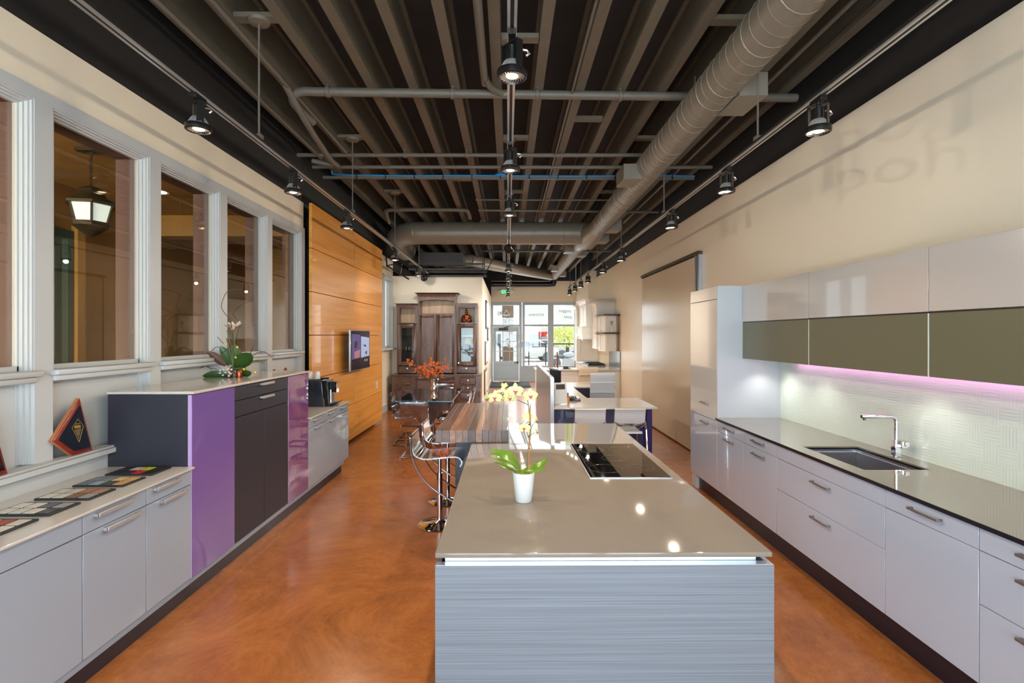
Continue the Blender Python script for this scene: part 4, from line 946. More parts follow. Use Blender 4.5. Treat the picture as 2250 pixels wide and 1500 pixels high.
# worktop with sink cut-out
SX0, SX1, SY0, SY1 = 2.265, 2.685, 3.30, 4.0
t = thing('worktop', 'grey glass worktop with a black front edge along the right wall', 'worktop', (2.5,3.3,.895))
MB().box(2.151,SX0,1.0,5.394,.905,.915).box(SX1,WXR,1.0,5.394,.905,.915).box(SX0,SX1,1.0,SY0,.905,.915).box(SX0,SX1,SY1,5.394,.905,.915).build('glass_top', M['quartz_grey'], t)
MB().box(2.148,2.165,1.0,5.394,.893,.9145).box(2.165,SX0,1.0,5.394,.894,.9045).box(SX0,SX1,SY1,SY1+.01,.894,.9045).box(SX1,SX1+.01,SY0,SY1,.894,.9045).build('black_edge', M['edge_black'], t)
t = thing('sink', 'rectangular stainless steel sink set in the grey glass worktop', 'sink', (2.475,3.65,.70))
g = .006
MB().box(SX0-.01,SX0+g,SY0-.01,SY1+.01,.70,.893).box(SX1-g,SX1+.01,SY0-.01,SY1+.01,.70,.893).box(SX0+g,SX1-g,SY0-.01,SY0+g,.70,.893).box(SX0+g,SX1-g,SY1-g,SY1+.01,.70,.893).box(SX0,SX1,SY0,SY1,.69,.70).build('bowl', M['steel'], t)
MB().box(SX1-.012,SX1-.004,SY0,SY1,.873,.877).box(SX0,SX1,SY1-.012,SY1-.004,.873,.877).build('inner_ledge', M['alu_light'], t)
MB().lathe([(.05,.702),(.045,.705),(.01,.703)],(2.475,3.65,0),20).build('drain', M['chrome'], t)
MB().box(SX1-.008,SX1-.005,3.5,3.56,.80,.815).build('overflow_slot', M['alu'], t)
fx, fy = 2.735, 3.66
t = thing('faucet', 'chrome right-angled kitchen tap behind the sink', 'tap', (fx,fy,.915))
MB().box(fx-.028,fx+.028,fy-.028,fy+.028,.9152,.921).box(fx-.021,fx+.021,fy-.021,fy+.021,.921,1.035).build('base', M['chrome'], t, bevel=.002)
MB().tube(bez([(fx,fy,1.03),(fx,fy,1.10),(fx,fy,1.165),(fx-.012,fy,1.186),(fx-.04,fy,1.196),(fx-.12,fy,1.197),(fx-.245,fy,1.197)],6),.0125,14).build('spout', M['chrome'], t)
MB().tube([(fx-.225,fy,1.19),(fx-.225,fy,1.172)],.009).build('nozzle', M['lampblack'], t)
MB().tube([(fx-.08,fy,1.197),(fx-.084,fy,1.197)],.0135,14).build('joint_ring', M['alu_light'], t)
MB().box(fx+.0,fx+.045,fy-.055,fy-.02,.985,1.005).box(fx+.01,fx+.04,fy-.075,fy-.045,1.0,1.03).build('lever', M['chrome'], t, bevel=.002)
# backsplash, uppers
box('backsplash', 2.822,2.836,1.0,5.393,.9155,1.53, M['backsplash'], label='pale mint textured glass backsplash above the sink', cat='backsplash')
UX = 2.43
for k, (y0, y1) in enumerate([(4.20,5.393),(3.0,4.20),(1.8,3.0)]):
    t = thing('wall_cabinet', ['wall cabinet of white gloss over olive glass beside the tall cabinet','wall cabinet of white gloss over olive glass above the tap','wall cabinet of white gloss over olive glass at the right edge of the picture'][k], 'cabinet', (2.63,(y0+y1)/2,1.527), 'wall cabinets above the sink run')
    MB().box(UX+.02,WXR,y0+.001,y1-.001,1.532,2.278).build('body', M['white_panel'], t)
    MB().box(UX,UX+.019,y0+.003,y1-.003,1.906,2.278).build('lift_door', M['white_gloss'], t, bevel=.0015)
    MB().box(UX,UX+.018,y0+.005,y1-.005,1.53,1.896).build('glass_door', M['olive_glass'], t)
    MB().box(UX-.001,UX+.018,y0-.0005,y0+.0045,1.53,1.896).box(UX-.001,UX+.018,y1-.0045,y1+.0005,1.53,1.896).build('glass_edge', M['glass_edge'], t)
    MB().box(UX+.004,UX+.02,y0+.003,y1-.003,1.896,1.904).build('grip_gap', M['lampblack'], t)
t = thing('light_strip', 'pink light strip under the wall cabinets along the backsplash', 'light strip', (2.8,3.2,1.52))
MB().box(2.790,2.806,1.0,5.1,1.520,1.531).build('diffuser', mat('pink_led', (255,200,235), .4, emit=(255,120,220), estr=2.0), t)
light('pink_led', 'AREA', (2.786-2.8,3.05-3.2,1.516-1.52), 2.0, (1,.45,.85), (0,R(20),0), t, shape='RECTANGLE', size=.02, size_y=4.0)
t = thing('puck_light', 'small round light under the wall cabinets beside the tall cabinet', 'light', (2.6,5.25,1.52))
MB().lathe([(.03,1.522),(.034,1.531)],(2.6,5.25,0),16).build('rim', M['steel'], t)
MB().lathe([(.001,1.5205),(.028,1.521)],(2.6,5.25,0),16).build('lens', M['lens'], t)
light('puck', 'SPOT', (0,0,-.01), 5, (1,.95,.88), (R(-12),0,0), t, spot_size=R(125), spot_blend=.7, shadow_soft_size=.03)
for k in (1,2,3):
    y = [0,4.6,3.4,2.2][k]
    t2 = thing('puck_light', ['','small round light under the wall cabinets left of the tap','small round light under the wall cabinets right of the tap','small round light under the wall cabinets at the right edge of the picture'][k], 'light', (2.6,y,1.52))
    MB().lathe([(.03,1.522),(.034,1.531)],(2.6,y,0),16).build('rim', M['steel'], t2); MB().lathe([(.001,1.5205),(.028,1.521)],(2.6,y,0),16).build('lens', M['lens'], t2)
    light('puck', 'SPOT', (0,0,-.01), 2.5, (1,.95,.88), (0,0,0), t2, spot_size=R(125), spot_blend=.7, shadow_soft_size=.03)
# sliding panel on the right wall
t = thing('sliding_panel', 'tall glossy cream sliding panel on the right wall behind the tall cabinet', 'panel', (2.8,9.25,.02))
MB().box(2.785,2.825,7.80,10.80,.02,2.93).build('panel_leaf', mat('cream_high_gloss', (214,194,166), .2, coat=.15, crough=.1), t, bevel=.003)
MB().box(2.77,2.838,7.60,10.86,2.95,3.0).build('top_rail', mat('bronze_rail', (84,66,44), .4, metal=.6), t)
MB().box(2.79,2.838,7.60,7.66,.0,2.95).box(2.79,2.838,7.74,7.785,.0,2.95).build('side_channel', M['alu'], t)
MB().box(2.80,2.838,10.82,10.85,.0,2.95).build('far_jamb', M['darkmetal'], t)
# ============================================================ BAR STOOLS AND DINING
def make_stool():
    t = thing('bar_stool', 'x', 'stool')
    MB().lathe([(.20,0),(.205,.004),(.19,.012),(.10,.022),(.045,.035),(.034,.05)],n=36).build('base_disc', M['chrome'], t)
    MB().tube([(0,0,.04),(0,0,.48)],.027,16).tube([(0,0,.47),(0,0,.64)],.017,14).build('column', M['chrome'], t)
    prof = bez([(-.235,.845),(-.225,.76),(-.20,.69),(-.12,.655),(.0,.66),(.12,.672),(.19,.668),(.225,.63),(.21,.585)],4)
    MB().sheet([(p.x,p.y) for p in [Vector((q[0],q[1])) for q in prof]], -.20, .20, .012, 'Y').build('acrylic_seat', M['acrylic'], t)
    MB().box(-.07,.07,-.07,.07,.632,.645).build('seat_plate', M['chrome'], t)
    for s in (-1,1):
        MB().tube(bez([(-.235,s*.0,.86),(-.236,s*.19,.86),(-.238,s*.215,.83),(-.225,s*.215,.70),(-.17,s*.21,.55),(-.07,s*.20,.42),(.08,s*.19,.31),(.24,s*.17,.225),(.27,s*.13,.215),(.275,0,.215)],5),.0085,8).build('footrest_rod', M['chrome'], t)
    return t
s0 = make_stool()
for k, (x, y) in enumerate([(-.635,4.91),(-.637,5.59)]):
    t = s0 if k == 0 else copy_tree(s0)
    t.location = (x, y, 0); t['group'] = 'clear bar stools at the walnut bar'
    t['label'] = ['clear acrylic bar stool with chrome column at the walnut bar, nearer the camera','clear acrylic bar stool with chrome column at the walnut bar, farther from the camera'][k]
def make_chair():
    t = thing('dining_chair', 'x', 'chair')
    prof = bez([(-.25,.84),(-.262,.80),(-.245,.70),(-.215,.58),(-.19,.48),(-.13,.445),(.0,.445),(.15,.455),(.205,.45),(.225,.425)],4)
    MB().sheet([(q[0],q[1]) for q in prof], -.20, .20, .012, 'Y').build('acrylic_shell', M['acrylic'], t)
    for s in (-1,1):
        y = s*.205
        MB().tube(bez([(-.20,y,.012),(.14,y,.012),(.185,y,.02),(.20,y,.06),(.20,y,.36),(.195,y,.415),(.15,y,.432),(-.10,y,.43),(-.17,y,.44),(-.205,y,.50)],5),.0115,8).build('leg', M['chrome'], t)
    MB().tube([(-.20,-.205,.012),(-.20,.205,.012)],.0115,8).tube([(-.05,-.205,.43),(-.05,.205,.43)],.009,8).tube([(.12,-.205,.432),(.12,.205,.432)],.009,8).build('cross_bar', M['chrome'], t)
    return t
c0 = make_chair()
CHAIRS = [(-1.64,8.62,0,'clear acrylic dining chair on the left of the glass table, nearer the camera'),(-1.66,9.25,0,'clear acrylic dining chair on the left of the glass table, farther from the camera'),
          (-1.33,7.72,R(90),'clear acrylic dining chair at the near head of the glass table'),(-.86,8.55,R(180),'clear acrylic dining chair on the right of the glass table behind the walnut bar'),
          (-.84,9.30,R(180),'clear acrylic dining chair right of the glass table, its back above the bar'),(-1.28,10.2,R(-90),'clear acrylic dining chair at the far head of the glass table')]
for k, (x, y, a, lb) in enumerate(CHAIRS):
    t = c0 if k == 0 else copy_tree(c0)
    t.location = (x, y, 0); t.rotation_euler = (0,0,a); t['label'] = lb; t['group'] = 'clear dining chairs round the glass table'
# dining table
t = thing('dining_table', 'rectangular glass dining table on dark sculpted walnut legs', 'table', (-1.285,8.92,0))
MB().box(-1.72,-.85,7.99,9.85,.752,.764).build('glass_top', M['table_glass'], t)
MB().box(-1.722,-.848,7.986,7.99,.752,.764).box(-1.722,-.848,9.85,9.854,.752,.764).box(-1.724,-1.72,7.99,9.85,.752,.764).box(-.85,-.846,7.99,9.85,.752,.764).build('glass_edge', M['table_edge'], t)
def leg_plate(y, tilt):
    # a Y-shaped trestle: two arms up, two feet down, waisted middle
    poly = [(-.42,.752),(-.30,.752),(-.12,.60),(.10,.62),(.30,.752),(.42,.752),(.20,.50),(.12,.40),(.16,.22),(.34,.0),(.24,.0),(.02,.28),(-.02,.28),(-.26,.0),(-.36,.0),(-.17,.24),(-.13,.40),(-.20,.52)]
    mb = MB(); n = len(poly)
    vs = [(-1.285+p[0]*.95, y-.03+(p[1]-.4)*tilt, p[1]) for p in poly]+[(-1.285+p[0]*.95, y+.03+(p[1]-.4)*tilt, p[1]) for p in poly]
    mb.add(vs, [tuple(range(n)), tuple(range(2*n-1,n-1,-1))]+[(i,(i+1)%n,(i+1)%n+n,i+n) for i in range(n)])
    return mb
leg_plate(8.38,-.12).build('trestle_leg', M['table_wood'], t)
leg_plate(9.46,.12).build('trestle_leg', M['table_wood'], t)
MB().box(-1.33,-1.24,8.36,9.48,.36,.46).build('stretcher', M['table_wood'], t)
# vase with orange branches
YV = 8.15
vx = PX(954,YV)
t = thing('vase', 'wavy mirrored silver vase on the glass dining table', 'vase', (vx,YV,.7645))
MB().lathe([(.035,.7645),(.055,.79),(.05,.83),(.036,.865),(.05,.91),(.056,.95),(.042,.99),(.036,1.01),(.05,1.06),(.052,1.085),(.046,1.085),(.033,1.03)],(vx,YV,0),28).build('vase_body', M['chrome'], t)
t = thing('blossom_branches', 'branches of orange blossom standing in the silver vase', 'branches', (vx,YV,1.02))
random.seed(11)
tips = [(895,791),(905,797),(915,800),(925,793),(942,787),(952,795),(963,790),(985,797),(990,808),(975,793),(935,815),(922,818),(948,815),(910,812)]
bl = MB()
for k, (px, py) in enumerate(tips):
    tip = Vector(P(px,py,YV+random.uniform(-.12,.12))); b = Vector((vx,YV,1.05)); mid = (b+tip)/2+Vector((random.uniform(-.03,.03),0,.03))
    path = bez([b,mid,tip],5); MB().tube(path,.0025,5).build('branch', M['twig'], t)
    for q in range(11):
        i = random.randint(3,len(path)-1); c = path[i]+Vector((random.uniform(-.04,.04),random.uniform(-.04,.04),random.uniform(-.035,.035)))
        r = random.uniform(.009,.017)
        for h in range(4): bl.ball(c+Vector((random.uniform(-r,r),random.uniform(-r,r),random.uniform(-r,r))), r*.7, 6, 4)
bl.build('blossoms', M['orange'], t, kind='stuff')
# ============================================================ HUTCH
YB, YU, YW = 12.32, 12.52, 12.895
def HX(px, Y=YU): return PX(px, Y)
def HZ(py, Y=YU): return PZ(960, py, Y)
t = thing('hutch', 'large stained walnut hutch with glass doors and a curved shadow built as an arch against the cream wall', 'hutch', (HX(960),12.6,0))
def bxp(mb, px0, px1, py0, py1, y0, y1, Y=YU): return mb.box(HX(px0,Y),HX(px1,Y),y0,y1,HZ(py1,Y),HZ(py0,Y))
zb = HZ(822.5,YB)
MB().box(HX(861,YB),HX(1056,YB),YB,YW,.0,zb-.03).build('buffet_body', M['hutch_wood'], t)
MB().box(HX(858.5,YB),HX(1058.5,YB),YB-.025,YW,zb-.03,zb).build('buffet_top', M['hutch_wood'], t, bevel=.006)
def panel_front(px0, px1, z0, z1, name, Y=YB, knob=None, rail=.05, glass_=False):
    x0, x1 = HX(px0,Y), HX(px1,Y)
    mb = MB().box(x0,x0+rail,Y-.018,Y,z0,z1).box(x1-rail,x1,Y-.018,Y,z0,z1).box(x0+rail,x1-rail,Y-.018,Y,z0,z0+rail).box(x0+rail,x1-rail,Y-.018,Y,z1-rail,z1)
    if not glass_: mb.box(x0+rail,x1-rail,Y-.006,Y,z0+rail,z1-rail)
    o = mb.build(name, M['hutch_wood'], t, bevel=.002)
    if glass_: MB().box(x0+rail,x1-rail,Y-.011,Y-.007,z0+rail,z1-rail).build('pane', M['hutch_pane'], o)
    if knob:
        kx = HX(knob[0],Y); kz = HZ(knob[1],Y) if knob[1] > 10 else knob[1]
        MB().box(kx-.018,kx+.018,Y-.045,Y-.02,kz-.018,kz+.018).build('knob', M['knob'], o, bevel=.004)
    return o
def zrow(a, b): return (zb-.05-(zb-.15)*b, zb-.05-(zb-.15)*a)
for (px0, px1, kx) in ((871,904,None),(1011,1046,1028.5)):
    for k in range(4):
        z0, z1 = zrow(k/4+.01,(k+1)/4-.01); panel_front(px0,px1,z0,z1,'drawer_front',knob=(kx,(z0+z1)/2) if kx else None,rail=.022)
for (px0, px1, kx) in ((908,957,None),(959,1006,963)):
    z0, z1 = zrow(.01,.99); panel_front(px0,px1,z0,z1,'door',knob=(kx,832.5) if kx else None,rail=.08)
# towers
def tower(px0, px1, ptop, Y):
    x0, x1, zt_ = HX(px0,Y), HX(px1,Y), HZ(ptop,Y)
    MB().box(x0,x0+.03,Y,YW,zb,zt_).box(x1-.03,x1,Y,YW,zb,zt_).box(x0+.03,x1-.03,Y,YW,zt_-.04,zt_).box(x0+.03,x1-.03,YW-.02,YW,zb,zt_-.04).build('tower_case', M['hutch_wood'], t)
    return x0, x1, zt_
def crown(px0, px1, py0, py1, px_in0, px_in1, Y):
    z0, z1 = HZ(py1,Y), HZ(py0,Y); xo0, xo1, xi0, xi1 = HX(px0,Y), HX(px1,Y), HX(px_in0,Y), HX(px_in1,Y)
    mb = MB(); rows = []
    n = 6; out = xi0-xo0
    for i in range(n+1):
        q = i/n; e = out*(1-math.sqrt(max(0,1-q*q))); z = z0+(z1-z0)*q
        rows.append([(xi0-e,Y-.02-e,z),(xi1+e,Y-.02-e,z),(xi1+e,YW,z),(xi0-e,YW,z)])
    vs = [p for r in rows for p in r]
    fs = [(i*4+k,i*4+(k+1)%4,(i+1)*4+(k+1)%4,(i+1)*4+k) for i in range(n) for k in range(4)]+[(3,2,1,0),tuple(range(n*4,n*4+4))]
    mb.add(vs, fs).build('crown_moulding', M['hutch_wood'], t)
YC = YU-.06
tower(919,1000.5,654,YC); crown(911,1009,643.5,655,919,1000.5,YC)
tower(872,918.5,672,YU); crown(867,918.5,667,673,872,918.5,YU)
tower(1001,1050,672,YU); crown(1001,1052.5,666,673,1001,1049,YU)
# rail and opening of the middle tower, its curved shadow built in wood
def rail_box(px0, px1, py0, py1, Y): return MB().box(HX(px0,Y),HX(px1,Y),Y-.004,Y+.02,HZ(py1,Y),HZ(py0,Y)).build('rail', M['hutch_wood'], t)
rail_box(919,1000.5,688.5,691.5,YC)
MB().box(HX(922,YC),HX(997,YC),YC+.02,YW-.021,HZ(690,YC)-.02,HZ(690,YC)).build('shelf', M['hutch_wood'], t)
MB().box(HX(922,YC),HX(997,YC),YW-.03,YW-.021,HZ(689,YC),HZ(656,YC)).build('niche_back', M['maple_back'], t)
ar = MB(); xa, xb = HX(922,YC), HX(997,YC)
pts = [(xa,HZ(656,YC)),(xb,HZ(656,YC))]+[(xb+(xa-xb)*i/10, HZ(657,YC)-.045*(1-math.sin(math.pi*i/10))) for i in range(11)]
ar.prism(pts, YC-.004, YC+.018, 'Y').build('shadow_arch', M['hutch_wood'], t)
for (a, b) in ((921,959),(960,999)):
    z0, z1 = HZ(818.5,YC), HZ(692,YC)
    o = panel_front(a,b,z0,z1,'door',Y=YC,rail=.06)
    zm = HZ(757,YC); MB().box(HX(a,YC)+.06,HX(b,YC)-.06,YC-.018,YC,zm-.03,zm+.03).build('middle_rail', M['hutch_wood'], o)
for (a, b, ka, kb) in ((872,918.5,None,895.6),(1001,1050,1008,1025)):
    MB().box(HX(a)+.03,HX(b)-.03,YU+.0,YW-.02,HZ(711),HZ(711)+.025).build('shelf', M['hutch_wood'], t)
    MB().box(HX(a)+.03,HX(b)-.03,YW-.03,YW-.021,HZ(711)+.03,HZ(674)).build('niche_back', M['maple_back'], t)
    MB().box(HX(a)+.03,HX(a)+.07,YU-.004,YU+.015,HZ(711),HZ(675)).box(HX(b)-.07,HX(b)-.03,YU-.004,YU+.015,HZ(711),HZ(675)).build('face_stile', M['hutch_wood'], t)
    panel_front(a+2.5,b-2.5,HZ(802),HZ(712.5),'door',Y=YU,rail=.085,glass_=True,knob=(ka,797) if ka else None)
    panel_front(a+2.5,b-2.5,HZ(819),HZ(804.5),'drawer_front',Y=YU,rail=.02,knob=(kb,809))
    for py in (738,771): MB().box(HX(a)+.03,HX(b)-.03,YU+.02,YW-.03,HZ(py)-.004,HZ(py)+.004).build('glass_shelf', M['table_glass'], t)
# drinking glasses in the left glass cupboard
for k in range(4):
    x = HX(890+4.2*k); MB().lathe([(.022,0),(.03,.10),(.028,.10),(.02,.006)],(x,YU+.15+.05*(k%2),HZ(771)+.005),14).build('drinking_glass', M['acrylic'], label='clear drinking glass, %s of four in the left hutch cupboard' % ['leftmost','second from left','third from left','rightmost'][k], cat='glass', group='glasses in the hutch cupboard')
# table lamp in the right cupboard
lx_ = HX(1028); t2 = thing('table_lamp', 'small lamp with a pleated cream shade behind the right glass door of the hutch', 'lamp', (lx_,YU+.18,HZ(771)+.005))
zl = HZ(771)+.005
MB().lathe([(.05,0),(.05,.012),(.012,.03),(.02,.10),(.01,.17),(.01,.2)],(lx_,YU+.18,zl),18).build('lamp_base', M['bronze'], t2)
sh = MB(); pr = []; nn = 40
for r, z in ((.115,.16),(.075,.30)):
    for k in range(nn):
        a = 2*math.pi*k/nn; rr = r*(1+.03*(k%2)); pr.append((lx_+rr*math.cos(a),YU+.18+rr*math.sin(a),zl+z))
sh.add(pr, [(k,(k+1)%nn,nn+(k+1)%nn,nn+k) for k in range(nn)]); sh.build('lamp_shade', mat('pleated_cream', (226,196,150), .7), t2)
# seated bronze figurine
bx2 = HX(1024); by = YU+.12; zf = HZ(711)+.026
t2 = thing('bronze_figurine', 'copper-bronze seated figurine in the right niche of the hutch', 'figurine', (bx2,by,zf))
def fb(mb, *a): mb.ball(*a); return mb
body = MB().lathe([(.11,0),(.115,.02),(.10,.05),(.085,.07)],(bx2,by,zf),24,Matrix.Diagonal(Vector((1.05,.7,1))))
body.lathe([(.075,.06),(.08,.09),(.062,.13),(.075,.17),(.06,.195),(.022,.21),(.02,.225)],(bx2,by,zf),20,Matrix.Diagonal(Vector((1,.65,1))))
for s in (-1,1):
    body.tube(bez([(bx2+s*.065,by,zf+.18),(bx2+s*.10,by-.02,zf+.12),(bx2+s*.07,by-.06,zf+.075),(bx2+s*.01,by-.075,zf+.07)],5),[.024]*6+[.02]*6+[.016]*4,8)
    body.tube(bez([(bx2+s*.03,by-.02,zf+.06),(bx2+s*.11,by-.03,zf+.055),(bx2+s*.06,by-.085,zf+.045),(bx2-s*.03,by-.09,zf+.045)],5),[.03]*6+[.028]*6+[.02]*4,8)
body.build('body', M['bronze'], t2)
hd = MB().ball((bx2,by-.005,zf+.255),.036,16,10,(.88,.92,1.15)); hd.ball((bx2,by-.038,zf+.252),.008,8,5,(.7,1,1.5))
for s in (-1,1): hd.ball((bx2+s*.034,by,zf+.245),.009,8,5,(.4,.7,2)).ball((bx2+s*.013,by-.034,zf+.262),.005,6,4,(1.5,.6,.6))
hd.ball((bx2,by-.035,zf+.236),.007,8,4,(1.6,.7,.5)); hd.build('head', M['bronze'], t2)
MB().lathe([(.034,.27),(.036,.285),(.022,.305),(.018,.32),(.006,.345),(.0005,.36)],(bx2,by,zf),16).build('hair_knot', M['bronze'], t2)
# framed boards on the side of the partition
for k, (y0, y1, z0, z1, m, lb) in enumerate([(14.6,15.5,1.95,2.75,'anthracite','dark framed board high on the side of the partition wall'),(15.9,16.4,1.6,2.0,'anthracite','small dark framed board on the side of the partition wall'),(14.2,15.6,.95,1.6,'hutch_wood','brown framed board at eye level on the partition side'),(13.8,15.0,.15,.85,'hutch_wood','brown board leaning low against the partition side')]):
    t2 = thing('display_board', lb, 'board', (-.60,(y0+y1)/2,z0), 'display boards on the partition side')
    MB().box(-.618,-.585,y0,y1,z0,z1).build('board', M[m], t2, bevel=.004)
    MB().box(-.586,-.58,y0+.07,y1-.07,z0+.07,z1-.07).build('inset', M['kitchen_white'], t2)
# ============================================================ DESK AREA
t = thing('privacy_screen', 'grey metallic privacy screen along the desk', 'screen', (.62,9.1,0))
MB().box(.605,.635,7.3,10.95,.02,1.165).build('screen_panel', mat('brushed_screen', (104,114,126), .25, metal=.35), t, bevel=.002)
MB().box(.595,.645,7.29,10.96,1.165,1.18).box(.600,.648,7.28,7.30,.0,1.165).build('edge_trim', M['alu_light'], t)
ZD = .76
t = thing('office_desk', 'white topped desk with deep violet panels around the swivel chair', 'desk', (1.35,9.2,0))
MB().box(.65,2.10,7.28,8.42,ZD-.025,ZD).build('front_top', M['quartz_white'], t, bevel=.003)
MB().box(.65,1.28,8.42,10.2,ZD-.025,ZD).build('side_top', M['quartz_white'], t, bevel=.003)
MB().box(.65,2.13,10.2,11.2,ZD-.025,ZD).build('rear_top', M['quartz_white'], t, bevel=.003)
MB().box(.66,1.98,7.62,7.66,.0,ZD-.025).build('modesty_panel', M['desk_purple'], t)
MB().box(1.98,2.05,7.40,8.3,.0,ZD-.025).build('end_panel', M['desk_purple'], t)
MB().box(.66,1.2,10.24,10.28,.0,ZD-.025).box(1.2,2.0,10.6,10.64,0,ZD-.025).box(1.98,2.05,10.3,11.1,.0,ZD-.025).build('rear_panel', M['desk_purple'], t)
def exec_chair(x, y, rot, label, top=1.10, m='leather'):
    t = thing('office_chair', label, 'chair', (0,0,0), 'high-backed white office chairs')
    prof = bez([(-.24,top),(-.25,top-.06),(-.225,.78),(-.19,.56),(-.15,.48),(.0,.455),(.18,.465),(.25,.44)],5)
    MB().sheet([(q[0],q[1]) for q in prof], -.22, .22, .035, 'Y').build('seat_shell', M[m], t)
    for z in (top-.17,top-.34): MB().box(-.275,-.215,-.221,.221,z-.004,z+.004).build('seam_roll', M[m], t)
    for s in (-1,1):
        MB().tube(bez([(-.2,s*.24,.62),(.05,s*.27,.66),(.2,s*.26,.63),(.16,s*.24,.5),(.05,s*.23,.44)],5),.014,8).build('armrest', M['chrome'], t)
    MB().tube([(0,0,.1),(0,0,.44)],.025,12).build('column', M['chrome'], t)
    for k in range(5):
        a = 2*math.pi*k/5; MB().tube([(0,0,.12),(.28*math.cos(a),.28*math.sin(a),.075)],.016,8).build('base_arm', M['chrome'], t); MB().ball((.28*math.cos(a),.28*math.sin(a),.033),.032,10,6).build('castor', M['lampblack'], t)
    t.location = (x,y,0); t.rotation_euler = (0,0,rot)
exec_chair(1.66, 9.45, R(94), 'white high-backed leather office chair inside the desk')
exec_chair(1.80, 12.1, R(100), 'second office chair behind the rear desk with only its cream top showing', 1.04, 'leather_cream')
def make_visitor():
    t = thing('visitor_chair', 'x', 'chair')
    prof = bez([(-.205,.585),(-.225,.66),(-.24,.735),(-.262,.785)],5)
    MB().sheet([(q[0],q[1]) for q in prof], -.205, .205, .022, 'Y').build('backrest', M['leather'], t)
    prof = bez([(-.20,.46),(-.1,.45),(.1,.452),(.22,.46),(.25,.44)],4)
    MB().sheet([(q[0],q[1]) for q in prof], -.175, .175, .03, 'Y').build('seat', M['leather'], t)
    MB().tube(bez([(-.235,-.2,.60),(-.225,-.14,.575),(-.215,0,.56),(-.225,.14,.575),(-.235,.2,.60)],5),.012,8).build('back_bar', M['chrome'], t)
    for s in (-1,1):
        MB().tube(bez([(-.235,s*.2,.61),(-.20,s*.215,.57),(.05,s*.215,.47),(.22,s*.215,.40),(.24,s*.215,.1),(.20,s*.215,.015),(-.2,s*.215,.015)],6),.012,8).build('leg', M['chrome'], t)
        MB().tube(bez([(-.22,s*.2,.60),(-.27,s*.21,.5),(-.30,s*.215,.2),(-.31,s*.215,.012)],5),.012,8).build('rear_leg', M['chrome'], t)
    MB().tube([(-.2,-.215,.015),(-.2,.215,.015)],.011,8).build('cross_bar', M['chrome'], t)
    return t
v0 = make_visitor()
for k, px in enumerate((1296.5,1383.5)):
    t = v0 if k == 0 else copy_tree(v0)
    t.location = (PX(px,7.0),7.22,0); t.rotation_euler = (0,0,R(90)); t['group'] = 'white visitor chairs before the desk'
    t['label'] = ['low-backed white visitor chair before the desk, nearer the metallic screen','low-backed white visitor chair before the desk, nearer the right end'][k]
# things on the desk
t = thing('monitor', 'dark flat monitor on the desk behind the privacy screen', 'monitor', (.82,9.0,ZD))
MB().obox((.80,8.75,1.03),(.025,.50,.32),(0,0,R(14))).build('display', M['plastic_black'], t)
MB().obox((.80,8.75,1.20),(.045,.52,.02),(0,0,R(14))).build('bezel', M['alu_light'], t)
MB().box(.72,.92,8.66,8.86,ZD,ZD+.012).box(.80,.83,8.74,8.78,ZD+.012,.9).build('stand', M['alu'], t)
t = thing('brochure_stand', 'white printed board leaning on a wire stand on the desk', 'brochure stand', (.76,7.65,ZD))
def tb(u, v, off=0): # leaning board: u across, v up
    return (.690+u*.19, 7.60+v*.13+u*.06-off, ZD+.006+v*.30)
def tq(name, u0,u1,v0,v1, off, m, par): MB().add([tb(u0,v0,off),tb(u1,v0,off),tb(u1,v1,off),tb(u0,v1,off),tb(u0,v0,off-.012),tb(u1,v0,off-.012),tb(u1,v1,off-.012),tb(u0,v1,off-.012)],[(0,1,2,3),(7,6,5,4),(0,4,5,1),(1,5,6,2),(2,6,7,3),(3,7,4,0)]).build(name, m, par)
tq('board',0,1,0,1,.0,M['ceramic'],t); tq('dark_photo',.12,.85,.68,.92,.004,M['plastic_black'],t)
MB().tube([tb(.1,.1,-.02),(.75,7.85,ZD+.005),tb(.5,.8,-.02)],.004,6).tube([tb(-.02,0,.01),tb(-.02,1,.01)],.006,6).build('wire_leg', M['alu'], t)
MB().ball((.90,7.72,ZD+.055),.02,10,6,(1,.5,2.6)).build('figurine', M['orange'], label='small orange ornament beside the brochure board', cat='ornament')
t = thing('desk_phone', 'black desk telephone on the white desk', 'telephone', (1.0,8.15,ZD))
MB().prism([(7.98,ZD+.003),(8.22,ZD+.003),(8.22,ZD+.06),(7.98,ZD+.02)],.92,1.12,'X').build('base', M['plastic_black'], t, bevel=.005)
MB().tube(bez([(.94,8.0,ZD+.05),(.935,8.1,ZD+.075),(.94,8.2,ZD+.085)],4),[.02,.014,.012,.012,.012,.012,.014,.016,.02],8).build('handset', M['plastic_black'], t)
kp = MB()
for a in range(3):
    for b in range(4): kp.box(.99+.03*a,1.01+.03*a,8.03+.035*b,8.055+.035*b,ZD+.030+.0058*b,ZD+.040+.006*b)
kp.build('keypad', M['darkmetal'], t)
t = thing('desk_mouse', 'dark small device on the desk beyond the telephone', 'mouse', (.98,9.0,ZD))
MB().ball((.98,8.9,ZD+.02),.05,12,8,(1.0,1.3,.4)).build('shell', M['plastic_black'], t); MB().tube([(.98,8.96,ZD+.012),(1.06,9.05,ZD+.008)],.005,6).build('cable', M['plastic_black'], t)
